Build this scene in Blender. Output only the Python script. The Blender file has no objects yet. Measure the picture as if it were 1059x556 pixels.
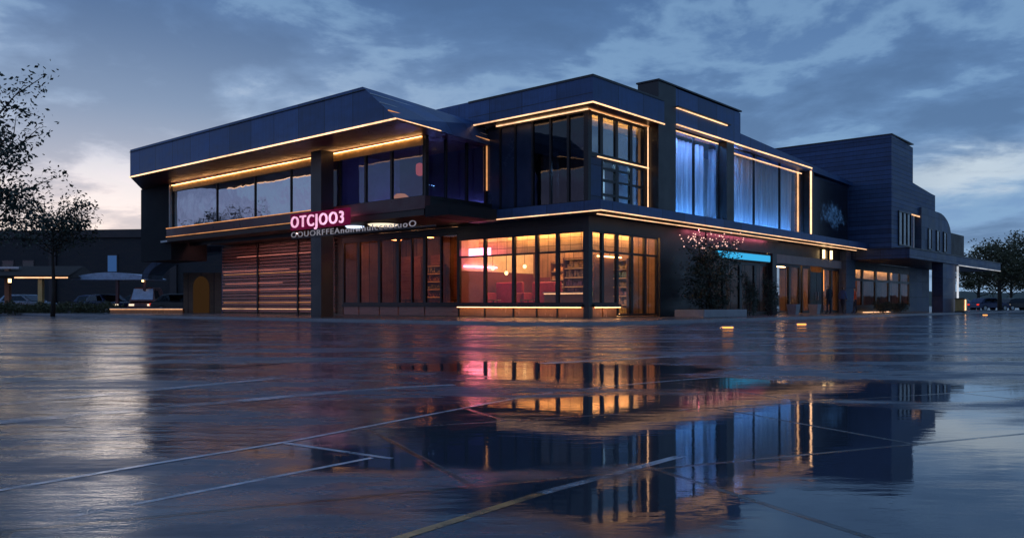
import bpy, bmesh, math, random
from mathutils import Vector, Matrix, noise as mnoise
R = math.radians
rnd = random.Random(7)
scn = bpy.context.scene
COL = scn.collection

# ------------------------------------------------------------------ frame of the place
EYE = 0.68
BX, BY = 3.14, 34.3                       # street corner of the building
ANG = math.atan2(0.752, 0.659)
U = Vector((math.cos(ANG), math.sin(ANG), 0)); V = Vector((-U.y, U.x, 0))
def W(s, t, z=0): return Vector((BX, BY, 0)) + s*U + t*V + Vector((0, 0, z))

# ------------------------------------------------------------------ node helpers
def new_mat(name):
    m = bpy.data.materials.new(name); m.use_nodes = True
    nt = m.node_tree; nt.nodes.clear()
    return m, nt
class N:
    def __init__(s, nt): s.nt = nt
    def __call__(s, kind, ins=None, **props):
        n = s.nt.nodes.new(kind)
        for k, v in props.items(): setattr(n, k, v)
        for k, v in (ins or {}).items():
            sock = n.inputs[k]
            if isinstance(v, bpy.types.NodeSocket): s.nt.links.new(v, sock)
            else: sock.default_value = v
        return n
    def math(s, op, a, b=0.0, c=None, clamp=False):
        n = s.nt.nodes.new('ShaderNodeMath'); n.operation = op; n.use_clamp = clamp
        for i, v in enumerate((a, b) if c is None else (a, b, c)):
            if isinstance(v, bpy.types.NodeSocket): s.nt.links.new(v, n.inputs[i])
            else: n.inputs[i].default_value = v
        return n.outputs[0]
    def mix(s, f, a, b, mode='MIX'):
        n = s.nt.nodes.new('ShaderNodeMix'); n.data_type = 'RGBA'; n.blend_type = mode
        for i, v in ((0, f), (6, a), (7, b)):
            if isinstance(v, bpy.types.NodeSocket): s.nt.links.new(v, n.inputs[i])
            else: n.inputs[i].default_value = v
        return n.outputs[2]
    def ramp(s, f, stops, interp='LINEAR'):
        n = s.nt.nodes.new('ShaderNodeValToRGB'); cr = n.color_ramp; cr.interpolation = interp
        while len(cr.elements) < len(stops): cr.elements.new(0.5)
        for e, (p, c) in zip(cr.elements, stops):
            e.position = p; e.color = c if len(c) == 4 else (*c, 1)
        s.nt.links.new(f, n.inputs[0])
        return n.outputs[0]
    def maprange(s, v, a, b, c, d, smooth=False):
        n = s.nt.nodes.new('ShaderNodeMapRange'); n.clamp = True
        if smooth: n.interpolation_type = 'SMOOTHSTEP'
        s.nt.links.new(v, n.inputs[0])
        for i, x in enumerate((a, b, c, d)): n.inputs[i+1].default_value = x
        return n.outputs[0]
    def noise(s, vec, scale, detail=4, rough=0.55, dist=0.0):
        n = s.nt.nodes.new('ShaderNodeTexNoise')
        if vec is not None: s.nt.links.new(vec, n.inputs['Vector'])
        n.inputs['Scale'].default_value = scale; n.inputs['Detail'].default_value = detail
        n.inputs['Roughness'].default_value = rough; n.inputs['Distortion'].default_value = dist
        return n.outputs['Fac']
    def mapping(s, vec, scale=(1, 1, 1), loc=(0, 0, 0), rot=(0, 0, 0)):
        n = s.nt.nodes.new('ShaderNodeMapping'); s.nt.links.new(vec, n.inputs[0])
        n.inputs['Scale'].default_value = scale; n.inputs['Location'].default_value = loc; n.inputs['Rotation'].default_value = rot
        return n.outputs[0]
    def out(s, sh):
        o = s.nt.nodes.new('ShaderNodeOutputMaterial'); s.nt.links.new(sh, o.inputs[0])
def c4(c): return (c[0], c[1], c[2], 1)

def surf(name, col, rough=0.5, metal=0.0, var=0.25, nscale=3.0, bump=0.0, bscale=30.0, spec=0.5, stretch=(1, 1, 1), rvar=0.12):
    """painted / mineral / metal surface with uneven colour, gloss and grain"""
    m, nt = new_mat(name); n = N(nt)
    tc = n('ShaderNodeTexCoord').outputs['Object']
    v = n.mapping(tc, stretch)
    f = n.noise(v, nscale, 5, 0.6)
    f2 = n.noise(v, nscale*7, 3, 0.6)
    ff = n.math('ADD', n.math('MULTIPLY', f, 0.7), n.math('MULTIPLY', f2, 0.3))
    cc = n.mix(n.maprange(ff, 0.3, 0.7, 0, 1), c4([x*(1-var) for x in col]), c4([min(1, x*(1+var)) for x in col]))
    ro = n.maprange(ff, 0.3, 0.7, max(0.02, rough-rvar), min(1, rough+rvar))
    p = n('ShaderNodeBsdfPrincipled', {'Base Color': cc, 'Roughness': ro, 'Metallic': metal, 'Specular IOR Level': spec})
    if bump:
        b = n('ShaderNodeBump', {'Strength': bump, 'Distance': 0.02, 'Height': n.noise(v, bscale, 4, 0.6)})
        nt.links.new(b.outputs[0], p.inputs['Normal'])
    n.out(p.outputs[0]); return m

def cladding(name, col, rough, horiz=None, vert=None, axis='x', gap=0.02):
    """metal cladding: board or panel joints as fine dark grooves with a bump"""
    m, nt = new_mat(name); n = N(nt)
    tc = n('ShaderNodeTexCoord').outputs['Object']
    sx = n('ShaderNodeSeparateXYZ', {0: tc})
    groove = None; tone = None
    for pitch, coord in ((horiz, sx.outputs['Z']), (vert, n.math('ADD', sx.outputs['X'], sx.outputs['Y']))):
        if not pitch: continue
        fr = n.math('FRACT', n.math('DIVIDE', coord, pitch))
        g = n.math('LESS_THAN', fr, gap/pitch)
        idx = n.math('FLOOR', n.math('DIVIDE', coord, pitch))
        tone = idx if tone is None else n.math('ADD', n.math('MULTIPLY', tone, 7.13), idx)
        groove = g if groove is None else n.math('MAXIMUM', groove, g)
    f = n.noise(n.mapping(tc, (1, 1, 2.5)), 0.9, 5, 0.6)
    f2 = n.noise(n.mapping(tc, (6, 6, .4)), 2.0, 4, 0.6)
    ff = n.math('ADD', n.math('MULTIPLY', f, .6), n.math('MULTIPLY', f2, .4))
    cc = n.mix(n.maprange(ff, .35, .65, 0, 1), c4([x*.72 for x in col]), c4([x*1.28 for x in col]))
    if tone is not None:
        wn = n('ShaderNodeTexWhiteNoise', {'W': tone}, noise_dimensions='1D')
        k = n.maprange(wn.outputs['Value'], 0, 1, .78, 1.22)
        cc = n.mix(1.0, cc, n('ShaderNodeCombineColor', {0: k, 1: k, 2: k}).outputs[0], 'MULTIPLY')
    streak = n.noise(n.mapping(tc, (3.5, 3.5, .12)), 2.0, 5, .7)
    cc = n.mix(n.maprange(streak, .52, .72, 0, .4), cc, c4([x*.45 for x in col]))
    ro = n.maprange(ff, .3, .7, rough-.1, rough+.12)
    p = n('ShaderNodeBsdfPrincipled', {'Roughness': ro, 'Metallic': 0.25})
    if groove is not None:
        cc = n.mix(groove, cc, c4([x*.3 for x in col]))
        b = n('ShaderNodeBump', {'Strength': .6, 'Distance': .02, 'Height': n.math('SUBTRACT', 1, groove)})
        nt.links.new(b.outputs[0], p.inputs['Normal'])
    nt.links.new(cc, p.inputs['Base Color'])
    n.out(p.outputs[0]); return m

def glow(name, col, strength):
    m, nt = new_mat(name); n = N(nt)
    if 'strip' in name or 'lettering' in name or 'neon' in name:
        tc = n('ShaderNodeTexCoord').outputs['Object']
        a = n.noise(tc, .55, 3, .6); b = n.noise(tc, 6.0, 2, .5)
        strength = n.math('MULTIPLY', strength, n.math('ADD', n.maprange(a, .3, .7, .55, 1.2), n.maprange(b, .3, .7, -.12, .12)))
    n.out(n('ShaderNodeEmission', {'Color': c4(col), 'Strength': strength}).outputs[0]); return m

def glass(name, tint, ior, rough=0.0, floor=0.0, wav=0.02, gloss=(0.95, 0.97, 1.0)):
    m, nt = new_mat(name); n = N(nt)
    tc = n('ShaderNodeTexCoord').outputs['Object']
    b = n('ShaderNodeBump', {'Strength': wav, 'Distance': 0.3, 'Height': n.noise(tc, 0.8, 2, .5)})
    f0 = ((ior-1)/(ior+1))**2
    lw = n('ShaderNodeLayerWeight', {'Blend': .5})
    fac = n.math('ADD', f0, n.math('MULTIPLY', 1-f0, n.math('POWER', lw.outputs['Facing'], 5.0)))
    fac = n.math('MAXIMUM', fac, floor)
    dirt = n.noise(n.mapping(tc, (1, 1, .35)), 2.2, 5, .65)
    gl = n('ShaderNodeBsdfGlossy', {'Color': c4(gloss), 'Roughness': n.maprange(dirt, .3, .75, rough, rough+.05), 'Normal': b.outputs[0]})
    tr = n('ShaderNodeBsdfTransparent', {'Color': c4(tint)})
    mx = n('ShaderNodeMixShader', {0: fac, 1: tr.outputs[0], 2: gl.outputs[0]})
    n.out(mx.outputs[0]); return m

M = {}
M['fascia'] = cladding('dark_fascia', (.045, .095, .22), .42, horiz=None, vert=1.9, gap=.035)
M['clad'] = cladding('dark_panel', (.03, .058, .13), .45, horiz=1.3, vert=1.6, gap=.03)
M['siding'] = cladding('siding', (.035, .075, .17), .5, horiz=.3, gap=.04)
M['greyclad'] = cladding('grey_cladding', (.08, .11, .17), .5, horiz=.9, vert=.9)
M['brown'] = surf('brown_cladding', (.05, .036, .03), .55, nscale=1.5)
M['black'] = surf('black_metal', (.018, .019, .022), .38, nscale=2)
M['frame'] = surf('dark_frame', (.02, .02, .022), .35, metal=.3, nscale=4)
M['soffit'] = surf('soffit', (.085, .06, .05), .4, nscale=1.2, stretch=(1, 6, 1))
M['maroon'] = surf('maroon_band', (.09, .022, .026), .35, nscale=2)
M['gold'] = surf('gold_panel', (.62, .42, .16), .4, metal=.3, nscale=3)
M['cream'] = surf('cream_plaster', (.66, .55, .4), .7, nscale=2)
M['shopwall'] = cladding('shop_wall', (.25, .15, .09), .6, vert=.55, gap=.05)
M['pelmet'] = cladding('pelmet_boards', (.5, .36, .22), .6, vert=.62, horiz=.33, gap=.03)
M['dimwall'] = cladding('dim_wall', (.25, .165, .115), .55, vert=.9, gap=.06)
M['purplewall'] = surf('purple_wall', (.17, .16, .27), .6, nscale=1)
M['navywall'] = surf('navy_wall', (.07, .08, .12), .6, nscale=1)
M['floor'] = surf('floor_tile', (.16, .11, .08), .3, nscale=2)
M['spandrel'] = surf('bronze_spandrel', (.42, .19, .08), .22, metal=.35, nscale=1.3, stretch=(1, 1, .4))
M['wood'] = surf('wood', (.16, .075, .032), .45, nscale=2, stretch=(1, 1, 9))
M['slat'] = surf('brown_slat', (.36, .17, .13), .32, nscale=2.5, stretch=(.4, .4, 4))
M['led'] = glow('warm_light_strip', (1.0, .55, .29), 1.7)
M['led_hi'] = glow('warm_light_strip_bright', (1.0, .56, .30), 2.3)
M['led_lo'] = glow('amber_light_strip', (1.0, .42, .16), .8)
M['trail_pink'] = glow('salmon_trail_strip', (1.0, .34, .26), .9)
M['led_white'] = glow('white_light_strip', (.85, .9, 1.0), .6)
M['cyan'] = glow('cyan_light', (.05, .46, .85), .85)
M['blue'] = glow('blue_light', (.09, .35, 1.0), 15.0)
M['bluetop'] = glow('blue_top_light', (.09, .35, 1.0), 85.0)
M['wash'] = glow('added_salmon_wash', (1.0, .40, .36), 7.0)
M['soffitled'] = glow('soffit_light_strip', (1.0, .5, .2), 6.5)
M['violet'] = glow('added_violet_light', (.42, .45, 1.0), 26.0)
M['led_sill'] = glow('sill_light', (1.0, .5, .2), 11.0)
M['covered'] = glow('recessed_light', (1.0, .5, .17), 14.0)
M['pinkpanel'] = glow('pink_panel', (1.0, .20, .36), 9.0)
M['added_pink'] = glow('added_pink_wash', (1.0, .18, .42), 22.0)
M['bluewin'] = glow('blue_room_light', (.3, .62, 1.0), 60.0)
M['ceil'] = glow('warm_ceiling_light', (1.0, .54, .24), 24.0)
M['cove'] = glow('warm_cove_light', (1.0, .52, .20), 44.0)
M['dimceil'] = glow('amber_ceiling_light', (1.0, .45, .2), 20.0)
M['magenta'] = glow('added_magenta_light', (1.0, .2, .30), 13.0)
M['neon'] = glow('pink_neon', (1.0, .5, .74), 1.15)
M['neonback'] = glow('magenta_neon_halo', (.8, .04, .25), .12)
M['script'] = glow('white_lettering', (.8, .78, .95), .26)
M['globe'] = glow('lamp_globe', (1.0, .66, .3), 3.5)
M['orange'] = glow('orange_light', (1.0, .35, .06), 2.4)
M['dimlamp'] = glow('low_orange_lamp', (1.0, .36, .12), .7)
M['redlamp'] = glow('red_lantern', (1.0, .16, .1), .6)
M['headlamp'] = glow('headlamp', (1.0, .8, .58), 1.1)
M['tail'] = glow('tail_lamp', (1.0, .05, .02), .8)
M['cool'] = glow('cool_light', (.62, .74, 1.0), 1.6)
M['coolhi'] = glow('cool_recessed_light', (.5, .66, 1.0), 16.0)
M['dimblue'] = glow('dim_blue_window', (.04, .11, .3), .6)
M['g_dark'] = glass('tinted_glass', (.42, .45, .52), 1.55, wav=.03)
M['g_mirror'] = glass('reflective_glass', (.5, .42, .5), 2.1, floor=.5, rough=.02, wav=.05)
M['g_lounge'] = glass('warm_tinted_glass', (.8, .62, .48), 1.4, wav=.03, gloss=(.6, .6, .7))
M['g_violet'] = glass('violet_tinted_glass', (.62, .66, .84), 1.7, wav=.03)
M['g_sky'] = glass('blue_reflective_glass', (.5, .55, .62), 2.3, floor=.25, wav=.02)
M['g_clear'] = glass('clear_glass', (.9, .88, .85), 1.35, wav=.02)
M['g_store'] = glass('shopfront_glass', (.9, .87, .84), 1.25, wav=.02, gloss=(.38, .4, .45))
M['g_car'] = glass('car_glass', (.12, .14, .17), 1.6, wav=0)
M['red'] = surf('red_fabric', (.3, .03, .06), .7, nscale=6, bump=.2)
M['white'] = surf('white_paint', (.7, .7, .7), .5, nscale=3)
M['steel'] = surf('steel', (.4, .41, .42), .35, metal=.8, nscale=4)
M['bark'] = surf('bark', (.045, .034, .026), .85, nscale=5, bump=.6, stretch=(1, 1, .3))
M['leaf'] = surf('leaf', (.045, .06, .03), .55, var=.5, nscale=1.2)
M['leaf2'] = surf('leaf_olive', (.075, .075, .03), .6, var=.5, nscale=1.6)
M['leaf3'] = surf('leaf_dark', (.04, .055, .036), .6, var=.5, nscale=1.0)
M['matte'] = surf('matte_dark_render', (.014, .015, .018), .9, nscale=1.2)
M['redwall'] = surf('burgundy_panelling', (.13, .035, .05), .5, nscale=2.0)
M['tyre'] = surf('tyre', (.02, .02, .02), .8, nscale=8)
M['concrete'] = surf('concrete', (.2, .2, .21), .5, nscale=1.5, bump=.2, bscale=20)
M['stone'] = surf('pale_stone', (.3, .29, .3), .5, nscale=1.5, bump=.1)
M['skin'] = surf('skin', (.42, .25, .17), .6, nscale=8)
M['hair'] = surf('hair', (.025, .018, .014), .6, nscale=20)

def brickmat():
    m, nt = new_mat('dark_brick'); n = N(nt)
    tc = n('ShaderNodeTexCoord').outputs['Object']
    sx = n('ShaderNodeSeparateXYZ', {0: tc})
    v = n('ShaderNodeCombineXYZ', {0: n.math('ADD', sx.outputs[0], sx.outputs[1]), 1: sx.outputs[2]}).outputs[0]
    b = n('ShaderNodeTexBrick', {'Vector': v, 'Color1': (.06, .045, .042, 1), 'Color2': (.04, .035, .037, 1), 'Mortar': (.025, .025, .027, 1), 'Scale': 1.0, 'Mortar Size': .02, 'Brick Width': .6, 'Row Height': .2})
    f = n.noise(tc, .5, 5, .6)
    cc = n.mix(n.maprange(f, .3, .7, 0, .6), b.outputs[0], (.03, .032, .04, 1))
    p = n('ShaderNodeBsdfPrincipled', {'Base Color': cc, 'Roughness': .8})
    n.out(p.outputs[0]); return m
M['brick'] = brickmat()
M['navyglass'] = surf('back_painted_glass', (.022, .036, .075), .24, var=.3, nscale=.8, rvar=.06)

def curtainmat():
    m, nt = new_mat('sheer_curtain'); n = N(nt)
    tc = n('ShaderNodeTexCoord').outputs['Object']
    f = n.noise(n.mapping(tc, (5, 5, .25)), 2.2, 4, .6)
    cc = n.mix(n.maprange(f, .3, .7, 0, 1), (.42, .5, .62, 1), (.78, .82, .88, 1))
    d = n('ShaderNodeBsdfDiffuse', {'Color': cc}); t = n('ShaderNodeBsdfTranslucent', {'Color': cc})
    n.out(n('ShaderNodeMixShader', {0: .25, 1: d.outputs[0], 2: t.outputs[0]}).outputs[0]); return m
M['curtain'] = curtainmat()

def reflectionmat():
    """dark glass panel: blurred blue foliage reflection painted low as dim emission"""
    m, nt = new_mat('painted_blue_reflection'); n = N(nt)
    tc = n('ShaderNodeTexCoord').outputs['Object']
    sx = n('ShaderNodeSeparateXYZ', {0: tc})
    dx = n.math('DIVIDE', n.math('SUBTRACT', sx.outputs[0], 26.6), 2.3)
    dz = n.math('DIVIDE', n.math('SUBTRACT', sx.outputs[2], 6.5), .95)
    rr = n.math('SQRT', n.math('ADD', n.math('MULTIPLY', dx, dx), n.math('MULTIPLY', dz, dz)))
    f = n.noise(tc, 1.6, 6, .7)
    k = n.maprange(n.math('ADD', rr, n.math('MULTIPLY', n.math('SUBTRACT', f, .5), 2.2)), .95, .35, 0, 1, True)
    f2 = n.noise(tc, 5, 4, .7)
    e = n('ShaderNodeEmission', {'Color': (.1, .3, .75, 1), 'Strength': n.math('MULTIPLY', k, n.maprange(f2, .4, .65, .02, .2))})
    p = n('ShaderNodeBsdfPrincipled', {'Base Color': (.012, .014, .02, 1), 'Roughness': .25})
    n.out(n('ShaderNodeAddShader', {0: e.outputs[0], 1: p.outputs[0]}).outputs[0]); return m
M['screen'] = reflectionmat()  # painted foliage reflection on dark glass, not a display

# wet ground ---------------------------------------------------------------
def wet(name, base, rough_dry, slabs=False, wave=1.0):
    m, nt = new_mat(name); n = N(nt)
    tc = n('ShaderNodeTexCoord').outputs['Object']
    # where the water stands: hollows of the ground, uneven outlines
    w1 = n.noise(n.mapping(tc, (.55, .95, 1), rot=(0, 0, .25)), .75, 4, .5, .4)
    sx = n('ShaderNodeSeparateXYZ', {0: tc})
    pool = None
    for (cx, cy, rx, ry) in ((1.25, 4.5, 2.1, 2.3), (3.2, 3.3, 1.9, 1.9), (2.6, 6.7, 2.2, 1.2), (.6, 8.8, 1.6, 1.5)):
        a = n.math('DIVIDE', n.math('SUBTRACT', sx.outputs[0], cx), rx); b = n.math('DIVIDE', n.math('SUBTRACT', sx.outputs[1], cy), ry)
        d = n.math('SUBTRACT', 1.0, n.math('SQRT', n.math('ADD', n.math('MULTIPLY', a, a), n.math('MULTIPLY', b, b))))
        pool = d if pool is None else n.math('MAXIMUM', pool, d)
    pool = n.math('MAXIMUM', pool, -.6)
    w = n.math('ADD', n.math('MULTIPLY', pool, .55), n.math('MULTIPLY', n.math('SUBTRACT', w1, .5), 1.6))
    mask = n.maprange(w, -.12, .2, 0, 1, True)
    film = n.math('ADD', n.math('MULTIPLY', n.noise(n.mapping(tc, (.22, 1.0, 1), rot=(0, 0, .12)), .8, 6, .65), .65), n.math('MULTIPLY', n.noise(n.mapping(tc, (.5, 1.1, 1)), 3.0, 5, .65), .35))
    grain = n.noise(tc, 55, 3, .6)
    col = n.mix(n.maprange(film, .3, .7, 0, 1), c4([x*.65 for x in base]), c4([x*1.4 for x in base]))
    col = n.mix(n.maprange(grain, .35, .65, 0, .35), col, c4([x*2.0 for x in base]))
    rough = n.math('ADD', n.maprange(film, .42, .60, rough_dry*.3, rough_dry*2.2, True), n.math('MULTIPLY', n.math('SUBTRACT', grain, .5), .06))
    hgt = n.math('ADD', n.math('MULTIPLY', grain, .2), n.math('MULTIPLY', n.noise(tc, 140, 2, .5), .12))
    if slabs:
        rv = n.mapping(tc, rot=(0, 0, R(-24)), loc=(.37, .22, 0))
        br = n('ShaderNodeTexBrick', {'Vector': rv, 'Scale': 1.0, 'Mortar Size': .016, 'Mortar Smooth': .25, 'Brick Width': 2.3, 'Row Height': 1.55, 'Color1': (.8, .8, .8, 1), 'Color2': (1.15, 1.15, 1.15, 1), 'Mortar': (.18, .18, .18, 1)}, offset=.35)
        col = n.mix(1.0, col, br.outputs[0], 'MULTIPLY')
        hgt = n.math('SUBTRACT', hgt, n.math('MULTIPLY', br.outputs[1], 1.2))
        mask = n.math('MULTIPLY', mask, n.math('SUBTRACT', 1.0, n.math('MULTIPLY', br.outputs[1], .8)))
    rough = n.math('ADD', n.math('MULTIPLY', rough, n.math('SUBTRACT', 1, mask)), n.math('MULTIPLY', mask, .018))
    col = n.mix(n.math('MULTIPLY', mask, .6), col, c4([x*.35 for x in base]))
    # slow swell of the surface, finer chatter on the open asphalt
    ws = n.noise(n.mapping(tc, (.6, 1.6, 1)), 1.1, 3, .5)
    wf = n.noise(n.mapping(tc, (1, 2.6, 1)), 4.5, 3, .55)
    b1 = n('ShaderNodeBump', {'Strength': n.math('MULTIPLY', n.math('SUBTRACT', 1, n.math('MULTIPLY', mask, .93)), .5), 'Distance': .006, 'Height': hgt})
    b2 = n('ShaderNodeBump', {'Strength': n.math('ADD', .05*wave, n.math('MULTIPLY', n.math('SUBTRACT', 1, mask), .22*wave)), 'Distance': .05, 'Height': n.math('ADD', ws, n.math('MULTIPLY', wf, .35)), 'Normal': b1.outputs[0]})
    p = n('ShaderNodeBsdfPrincipled', {'Base Color': col, 'Roughness': rough, 'IOR': 1.42, 'Normal': b2.outputs[0]})
    n.out(p.outputs[0]); return m
M['asphalt'] = wet('wet_asphalt', (.026, .042, .07), .2, wave=1.5)
M['paving'] = wet('wet_paving', (.055, .07, .095), .24, slabs=True, wave=.5)
M['walk'] = wet('wet_sidewalk', (.09, .09, .095), .25, slabs=True, wave=.5)
def paint(name, col):
    m, nt = new_mat(name); n = N(nt)
    tc = n('ShaderNodeTexCoord').outputs['Object']
    a = n.noise(tc, 3.0, 6, .7); b = n.noise(n.mapping(tc, (.5, .5, 1)), .9, 3, .6)
    worn = n.maprange(n.math('ADD', n.math('MULTIPLY', a, .6), n.math('MULTIPLY', b, .5)), .46, .62, 1, .1)
    g = n.noise(tc, 40, 3, .6)
    p = n('ShaderNodeBsdfPrincipled', {'Base Color': n.mix(g, c4([x*.8 for x in col]), c4(col)), 'Roughness': n.maprange(a, .3, .7, .12, .4), 'IOR': 1.4})
    n.out(n('ShaderNodeMixShader', {0: worn, 1: n('ShaderNodeBsdfTransparent').outputs[0], 2: p.outputs[0]}).outputs[0]); return m
M['line'] = paint('worn_road_paint', (.72, .76, .82))
M['line_o'] = paint('amber_reflection', (.6, .33, .12))

# ------------------------------------------------------------------ mesh helpers
class MB:
    def __init__(s): s.v = []; s.f = []
    def add(s, vs, fs):
        o = len(s.v); s.v += [tuple(v) for v in vs]; s.f += [tuple(i+o for i in f) for f in fs]; return s
    def box(s, x0, x1, y0, y1, z0, z1):
        if x0 > x1: x0, x1 = x1, x0
        if y0 > y1: y0, y1 = y1, y0
        vs = [(x, y, z) for z in (z0, z1) for y in (y0, y1) for x in (x0, x1)]
        return s.add(vs, [(0, 2, 3, 1), (4, 5, 7, 6), (0, 1, 5, 4), (2, 6, 7, 3), (0, 4, 6, 2), (1, 3, 7, 5)])
    def hexa(s, b, t):                      # bottom quad, top quad (both counter-clockwise from above)
        return s.add(list(b)+list(t), [(3, 2, 1, 0), (4, 5, 6, 7), (0, 1, 5, 4), (1, 2, 6, 5), (2, 3, 7, 6), (3, 0, 4, 7)])
    def loft(s, b, t):
        n = len(b)
        return s.add(list(b)+list(t), [tuple(range(n))[::-1], tuple(range(n, 2*n))]+[(i, (i+1) % n, n+(i+1) % n, n+i) for i in range(n)])
    def prism(s, pts, a, b, axis):          # polygon extruded along an axis
        def mk(p, q):
            return {'x': (q, p[0], p[1]), 'y': (p[0], q, p[1]), 'z': (p[0], p[1], q)}[axis]
        n = len(pts); vs = [mk(p, a) for p in pts]+[mk(p, b) for p in pts]
        fs = [tuple(range(n))[::-1], tuple(range(n, 2*n))]+[(i, (i+1) % n, n+(i+1) % n, n+i) for i in range(n)]
        return s.add(vs, fs)
    def tube(s, pts, rad, k=8, cap=True):
        pts = [Vector(p) for p in pts]; n = len(pts)
        rad = rad if hasattr(rad, '__len__') else [rad]*n
        vs = []; fs = []
        for i, p in enumerate(pts):
            d = (pts[min(i+1, n-1)]-pts[max(i-1, 0)]).normalized()
            a = d.cross(Vector((0, 0, 1)) if abs(d.z) < .9 else Vector((1, 0, 0))).normalized(); b = d.cross(a)
            for j in range(k):
                th = 2*math.pi*j/k; vs.append(p+rad[i]*(math.cos(th)*a+math.sin(th)*b))
        for i in range(n-1):
            for j in range(k): fs.append((i*k+j, i*k+(j+1) % k, (i+1)*k+(j+1) % k, (i+1)*k+j))
        if cap: fs += [tuple(range(k))[::-1], tuple((n-1)*k+j for j in range(k))]
        return s.add(vs, fs)
    def lathe(s, prof, cx=0, cy=0, k=16):
        vs = []; fs = []
        for r, z in prof:
            for j in range(k):
                th = 2*math.pi*j/k; vs.append((cx+r*math.cos(th), cy+r*math.sin(th), z))
        for i in range(len(prof)-1):
            for j in range(k): fs.append((i*k+j, i*k+(j+1) % k, (i+1)*k+(j+1) % k, (i+1)*k+j))
        fs += [tuple(range(k))[::-1], tuple((len(prof)-1)*k+j for j in range(k))]
        return s.add(vs, fs)
    def build(s, name, mat, parent=None, smooth=False, bevel=0):
        me = bpy.data.meshes.new(name); me.from_pydata(s.v, [], s.f); me.update()
        bm = bmesh.new(); bm.from_mesh(me); bmesh.ops.recalc_face_normals(bm, faces=bm.faces); bm.to_mesh(me); bm.free()
        if smooth:
            for p in me.polygons: p.use_smooth = True
        me.materials.append(mat)
        o = bpy.data.objects.new(name, me); COL.objects.link(o)
        if parent: o.parent = parent
        if bevel:
            b = o.modifiers.new('bevel', 'BEVEL'); b.width = bevel; b.segments = 2; b.limit_method = 'ANGLE'
        return o
def box(name, mat, parent, *a, bevel=0): return MB().box(*a).build(name, mat, parent, bevel=bevel)
def tag(o, label, cat, group=None, kind=None):
    if label: o['label'] = label
    if cat: o['category'] = cat
    if group: o['group'] = group
    if kind: o['kind'] = kind
    return o
def struct(o): o['kind'] = 'structure'; return o
def thing(name, label, cat, loc, rot=0.0, group=None):
    o = bpy.data.objects.new(name, None); o.empty_display_size = .3; COL.objects.link(o)
    o.location = loc; o.rotation_euler = (0, 0, rot)
    return tag(o, label, cat, group)
def inb(name, label, cat, s, t, z=0.0, rot=0.0, group=None):     # a thing placed in the building's own axes
    return thing(name, label, cat, W(s, t, z), ANG+rot, group)
def copy_tree(o, loc=None, rot=None, label=None, group=None, scale=None):
    def rec(q, parent):
        c = q.copy(); COL.objects.link(c); c.parent = parent
        for ch in q.children: rec(ch, c)
        return c
    r = rec(o, None)
    if loc is not None: r.location = loc
    if rot is not None: r.rotation_euler = (0, 0, rot)
    if label: r['label'] = label
    if group: r['group'] = group
    if scale: r.scale = (scale,)*3
    return r

# ------------------------------------------------------------------ ground
def sheet(name, pts, z, mat):
    me = bpy.data.meshes.new(name); me.from_pydata([(x, y, z) for x, y in pts], [], [tuple(range(len(pts)))]); me.update()
    me.materials.append(mat); o = bpy.data.objects.new(name, me); COL.objects.link(o); return struct(o)
def gp(x, y):                       # ground point seen at a photo position
    d = EYE*857/(y-315.0); return ((x-529.5)/857*d, d)
g = sheet('ground', [(-1500, -300), (1500, -300), (1500, 2500), (-1500, 2500)], 0, M['asphalt'])
edge_px = [(0, 508), (150, 482), (300, 457), (430, 432), (560, 408), (640, 399), (720, 392), (800, 386.5), (880, 383.5), (970, 384), (1059, 386.5)]
edge = [Vector((*gp(*p), 0)) for p in edge_px]
edge = [edge[0]+(edge[0]-edge[1])*6]+edge+[edge[-1]+(edge[-1]-edge[-2])*8]
def smooth_line(pts, n=6):
    out = []
    for i in range(len(pts)-1):
        p0, p1, p2, p3 = pts[max(i-1, 0)], pts[i], pts[i+1], pts[min(i+2, len(pts)-1)]
        for k in range(n):
            t = k/n
            out.append(.5*((2*p1)+(p2-p0)*t+(2*p0-5*p1+4*p2-p3)*t*t+(3*p1-p0-3*p2+p3)*t**3))
    out.append(pts[-1]); return out
edge = smooth_line(edge)
sheet('paved_forecourt', [(p.x, p.y) for p in edge]+[(40, -20), (-40, -20)], .004, M['paving'])
def ribbon(name, pts, w, z, mat, h=0.0):
    pts = [Vector((p[0], p[1], 0)) for p in pts]; vs = []; fs = []
    for i, p in enumerate(pts):
        d = (pts[min(i+1, len(pts)-1)]-pts[max(i-1, 0)]).normalized(); nn = Vector((-d.y, d.x, 0))*w/2
        vs += [(p-nn)[:2]+(z,), (p+nn)[:2]+(z,)]
    for i in range(len(pts)-1): fs.append((2*i, 2*i+2, 2*i+3, 2*i+1))
    me = bpy.data.meshes.new(name); me.from_pydata(vs, [], fs); me.update(); me.materials.append(mat)
    o = bpy.data.objects.new(name, me); COL.objects.link(o)
    if h:
        so = o.modifiers.new('s', 'SOLIDIFY'); so.thickness = h; so.offset = -1
    return struct(o)
ribbon('forecourt_kerb', edge, .035, .0065, M['line'])
def pxline(name, a, b, w, mat, z=.0045, n=14, bow=0.0):
    A, B = Vector((*gp(*a), 0)), Vector((*gp(*b), 0)); d = B-A; nn = Vector((-d.y, d.x, 0)).normalized()
    ribbon(name, [A+d*k/n+nn*bow*math.sin(math.pi*k/n) for k in range(n+1)], w, z, mat)
pxline('road_marking', (-80, 426), (290, 391), .13, M['line'])
pxline('road_marking', (-80, 444), (350, 405.5), .15, M['line'])
pxline('road_marking', (350, 405.3), (470, 398), .08, M['line'], bow=.03)
pxline('road_marking', (-60, 398), (330, 371), .5, M['walk'], .0025)
pxline('paving_marking_or_reflection', (60, 538), (385, 474), .03, M['line'], .0055)
pxline('paving_marking_or_reflection', (295, 459), (405, 475), .035, M['line'], .006)
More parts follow.
